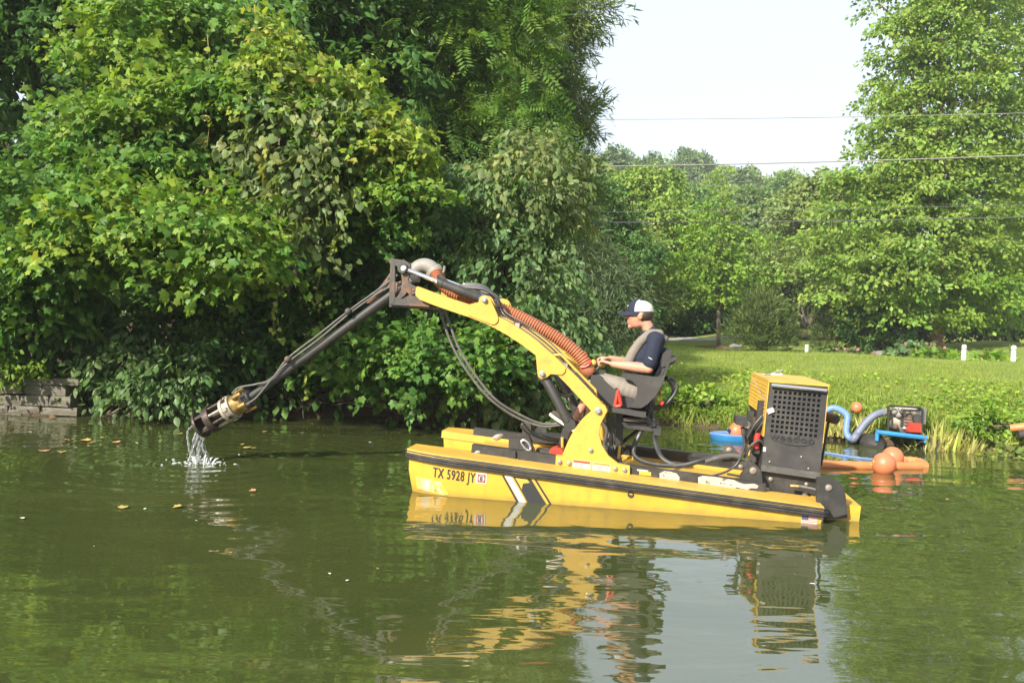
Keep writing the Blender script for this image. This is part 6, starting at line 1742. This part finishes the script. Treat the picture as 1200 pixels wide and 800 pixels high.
# floating orange pipe in two runs with collar and end bend
def float_pipe(name, pts, r, label, mat='orangepipe'):
    P = [on_z(x, y, 0.0) + Vector((0, 0, .02)) for x, y in pts]
    Q = catmull(P, 8)
    o = MB().tube(Q, [r * (1 + .06 * math.sin(i * 1.7)) for i in range(len(Q))], 12).build(name, M[mat])
    return tag(o, label, 'pipe')
float_pipe('floating_pipe', [(940, 546), (990, 547.5), (1030, 548.5), (1078, 548.5)], .060, 'orange floating pipe running along the water past the two buoys')
float_pipe('floating_pipe', [(1046, 541), (1066, 541.5), (1078, 543.5), (1083, 547)], .055, 'orange pipe bend curling round behind the front buoys')
o = MB().tube(catmull([on_z(x, y, .012) for x, y in ((955, 528), (975, 531), (1000, 535), (1030, 538), (1062, 538.5), (1075, 537))], 8), .022, 10).build('flat_hose', M['bluehose']); o.scale.z = .6
tag(o, 'pale blue lay flat hose lying on the water behind the orange pipe', 'hose')
m = MB(); q = on_z(1026, 549, .02); 
for k in range(14):
    a = k * .45; m.ball(q + Vector((random.gauss(0, .07), -.05 + random.gauss(0, .03), .05 + random.gauss(0, .03))), random.uniform(.012, .022), 6, 5)
o = tag(m.build('water_weed', M['olive'] if 'olive' in M else paint('weed_scraps', (.33, .36, .04), .7)), 'scrap of yellow green weed caught on the orange pipe beside the buoy', 'weed')
# pipe end on the bank at the right edge
o = MB().tube([K(1184, 501.5, 11.9), K(1203, 499.5, 11.8), K(1240, 497, 11.6)], .055, 12).build('pipe_end', M['orangepipe']); tag(o, 'orange pipe end lying on the bank at the right edge', 'pipe')
o = MB(); o.tube([K(1193, 509, 11.75), K(1215, 508, 11.7)], .06, 10); o = o.build('pipe_coupling', M['black']); tag(o, 'dark coupling under the orange pipe end at the right edge', 'coupling')

# ------------------------------------------------------------------ falling jet and splash
wm, nt, bs = new_mat('clear_falling_water')
bs.inputs['Base Color'].default_value = (.93, .95, .95, 1); bs.inputs['Roughness'].default_value = .06; bs.inputs['IOR'].default_value = 1.33
bs.inputs['Transmission Weight'].default_value = .85
fm = paint('foam', (.55, .57, .55), .5, 0, None, 0, 20)
jet = empty('water_jet', (SPLASH.x, SPLASH.y, 0)); tag(jet, 'stream of water falling from the pump head into the pond with a small splash', 'water jet')
src = (BW @ (HM @ Vector((.02, 0, HL * 1.0)))) - Vector((SPLASH.x, SPLASH.y, 0))
random.seed(5)
for k in range(9):
    a = k * .7
    s0 = src + Vector((random.uniform(-.09, .12), random.uniform(-.08, .08), random.uniform(-.06, .02)))
    e = Vector((random.uniform(-.13, .06), random.uniform(-.08, .08), 0.01))
    P = catmull([s0, s0.lerp(e, .3) + Vector((-.05 + random.gauss(0, .02), random.gauss(0, .02), .04)), s0.lerp(e, .65) + Vector((-.04 + random.gauss(0, .025), random.gauss(0, .02), .03)), e], 8)
    MB().tube(P, [.005 + .009 * abs(math.sin(i * .9 + a * 2)) for i in range(len(P))], 7).build('strand', wm, jet, ang=180)
m = MB()
for k in range(34):
    a = random.uniform(0, 6.28); r = abs(random.gauss(0, .16)); h = abs(random.gauss(0, .05)) * max(0, 1 - r * 1.2)
    m.ball((r * math.cos(a) * 1.5 - .03, r * math.sin(a), h), random.uniform(.003, .008), 6, 5)
d = m.build('droplets', fm, jet); d['kind'] = 'stuff'
m = MB()
for k in range(50):
    a = random.uniform(0, 6.28); r = abs(random.gauss(0, .12))
    c = Vector((r * math.cos(a) * 1.7 - .05, r * math.sin(a) * .9, .004))
    m.ball(c, 1.0, 8, 5, (random.uniform(.006, .026), random.uniform(.004, .012), .005))
for k in range(16):
    a = random.uniform(0, 6.28); r = random.uniform(.02, .10)
    c = Vector((r * math.cos(a), r * math.sin(a), 0)); t = c * 1.6 + Vector((0, 0, random.uniform(.03, .10)))
    m.tube([c, (c + t) / 2 + Vector((0, 0, .02)), t], [.014, .009, .003], 6)
f = m.build('foam', fm, jet); f['kind'] = 'stuff'

# ------------------------------------------------------------------ fallen leaves and petals on the water
leafc = {'yellow': paint('yellow_dead_leaf', (.36, .27, .07), .6), 'brown': paint('brown_dead_leaf', (.34, .19, .09), .7), 'pale': paint('pale_petal', (.72, .66, .58), .6)}
SP = [(61, 489, 'brown', .16), (75, 516, 'brown', .12), (98, 516, 'yellow', .16), (108, 518, 'brown', .10), (120, 513, 'yellow', .09), (135, 518, 'brown', .13), (160, 519, 'pale', .08), (52, 528, 'brown', .15), (72, 530, 'yellow', .12), (282, 521, 'yellow', .10), (291, 524, 'yellow', .13), (297, 525, 'yellow', .09), (354, 507, 'pale', .08), (433, 518, 'pale', .06), (26, 607, 'pale', .085), (146, 594, 'yellow', .10), (170, 596, 'pale', .05), (207, 594, 'yellow', .10), (295, 575, 'brown', .08), (386, 672, 'pale', .035), (407, 680, 'pale', .03), (952, 684, 'pale', .05), (990, 675, 'pale', .02), (210, 508, 'yellow', .09), (310, 506, 'brown', .1), (250, 503, 'yellow', .1), (330, 494, 'yellow', .1), (365, 497, 'brown', .1), (12, 500, 'brown', .1), (35, 506, 'pale', .07), (230, 610, 'pale', .025), (110, 640, 'pale', .02), (300, 640, 'pale', .02), (1110, 585, 'yellow', .05), (1060, 560, 'yellow', .05)]
lw = {'yellow': 'yellow fallen leaf', 'brown': 'brown curled fallen leaf', 'pale': 'pale fleck'}
for x, y, c, s in SP:
    p = on_z(x, y, .006)
    TV, TF = MAPLE if c != 'pale' else OVAL
    me = bpy.data.meshes.new('floating_leaf')
    cur = random.uniform(.1, .35)
    me.from_pydata([((v[0]) * s, (v[1] - .5) * s, abs(v[0]) * cur * s + .004) for v in TV], [], TF.tolist())
    o = link('floating_leaf', me, leafc[c]); o.scale = (.8, .8, .8); o.location = p; o.rotation_euler = (random.gauss(0, .08), random.gauss(0, .08), random.uniform(0, 6.28))
    tag(o, lw[c] + ' floating on the pond water', 'leaf', {'yellow': 'yellow fallen leaves', 'brown': 'brown curled leaves', 'pale': 'pale flecks'}[c] + ' afloat on the pond')

print('TRIS', sum(sum(len(p.vertices) - 2 for p in me.polygons) for me in bpy.data.meshes), len(bpy.data.objects))

# pollen, duckweed and scum specks drifting on the surface
n = 420
X = np.concatenate([rng.uniform(-7, 1, 260), rng.uniform(2.5, 8, 160)])
Yd = np.concatenate([shore(X[:260]) - rng.gamma(2.0, 1.1, 260), shore(X[260:]) - rng.gamma(1.6, .9, 160)])
ok = Yd > 3.0
pos = np.stack([X, Yd, np.full(n, .004)], -1)[ok]
o = link('surface_scum', leaf_mesh('surface_scum', DIAMOND, pos, rng.standard_normal((len(pos), 3)) * np.array([1, 1, .05]), np.tile(np.array([0, 0, 1.0]), (len(pos), 1)), .008 + .03 * rng.random(len(pos)) ** 3, pick('straw', len(pos)) * .8), M['grassleaf'])
tag(o, 'specks of pollen and scum drifting on the pond', 'scum', kind='stuff')

# ------------------------------------------------------------------ thin summer haze in the air
hm = bpy.data.materials.new('haze'); hm.use_nodes = True
hn, hl = hm.node_tree.nodes, hm.node_tree.links
hn.remove(hn['Principled BSDF'])
pv = hn.new('ShaderNodeVolumePrincipled')
pv.inputs['Color'].default_value = (.93, .96, 1.0, 1)
pv.inputs['Density'].default_value = HAZE
pv.inputs['Anisotropy'].default_value = 0.0
hl.new(pv.outputs[0], hn['Material Output'].inputs['Volume'])
m = MB(); m.box((-290, -60, -3.0), (290, 440, 52))
tag(m.build('haze', hm, sm=False), kind='stuff')
sc.cycles.volume_bounces = 0
sc.cycles.volume_step_rate = 10
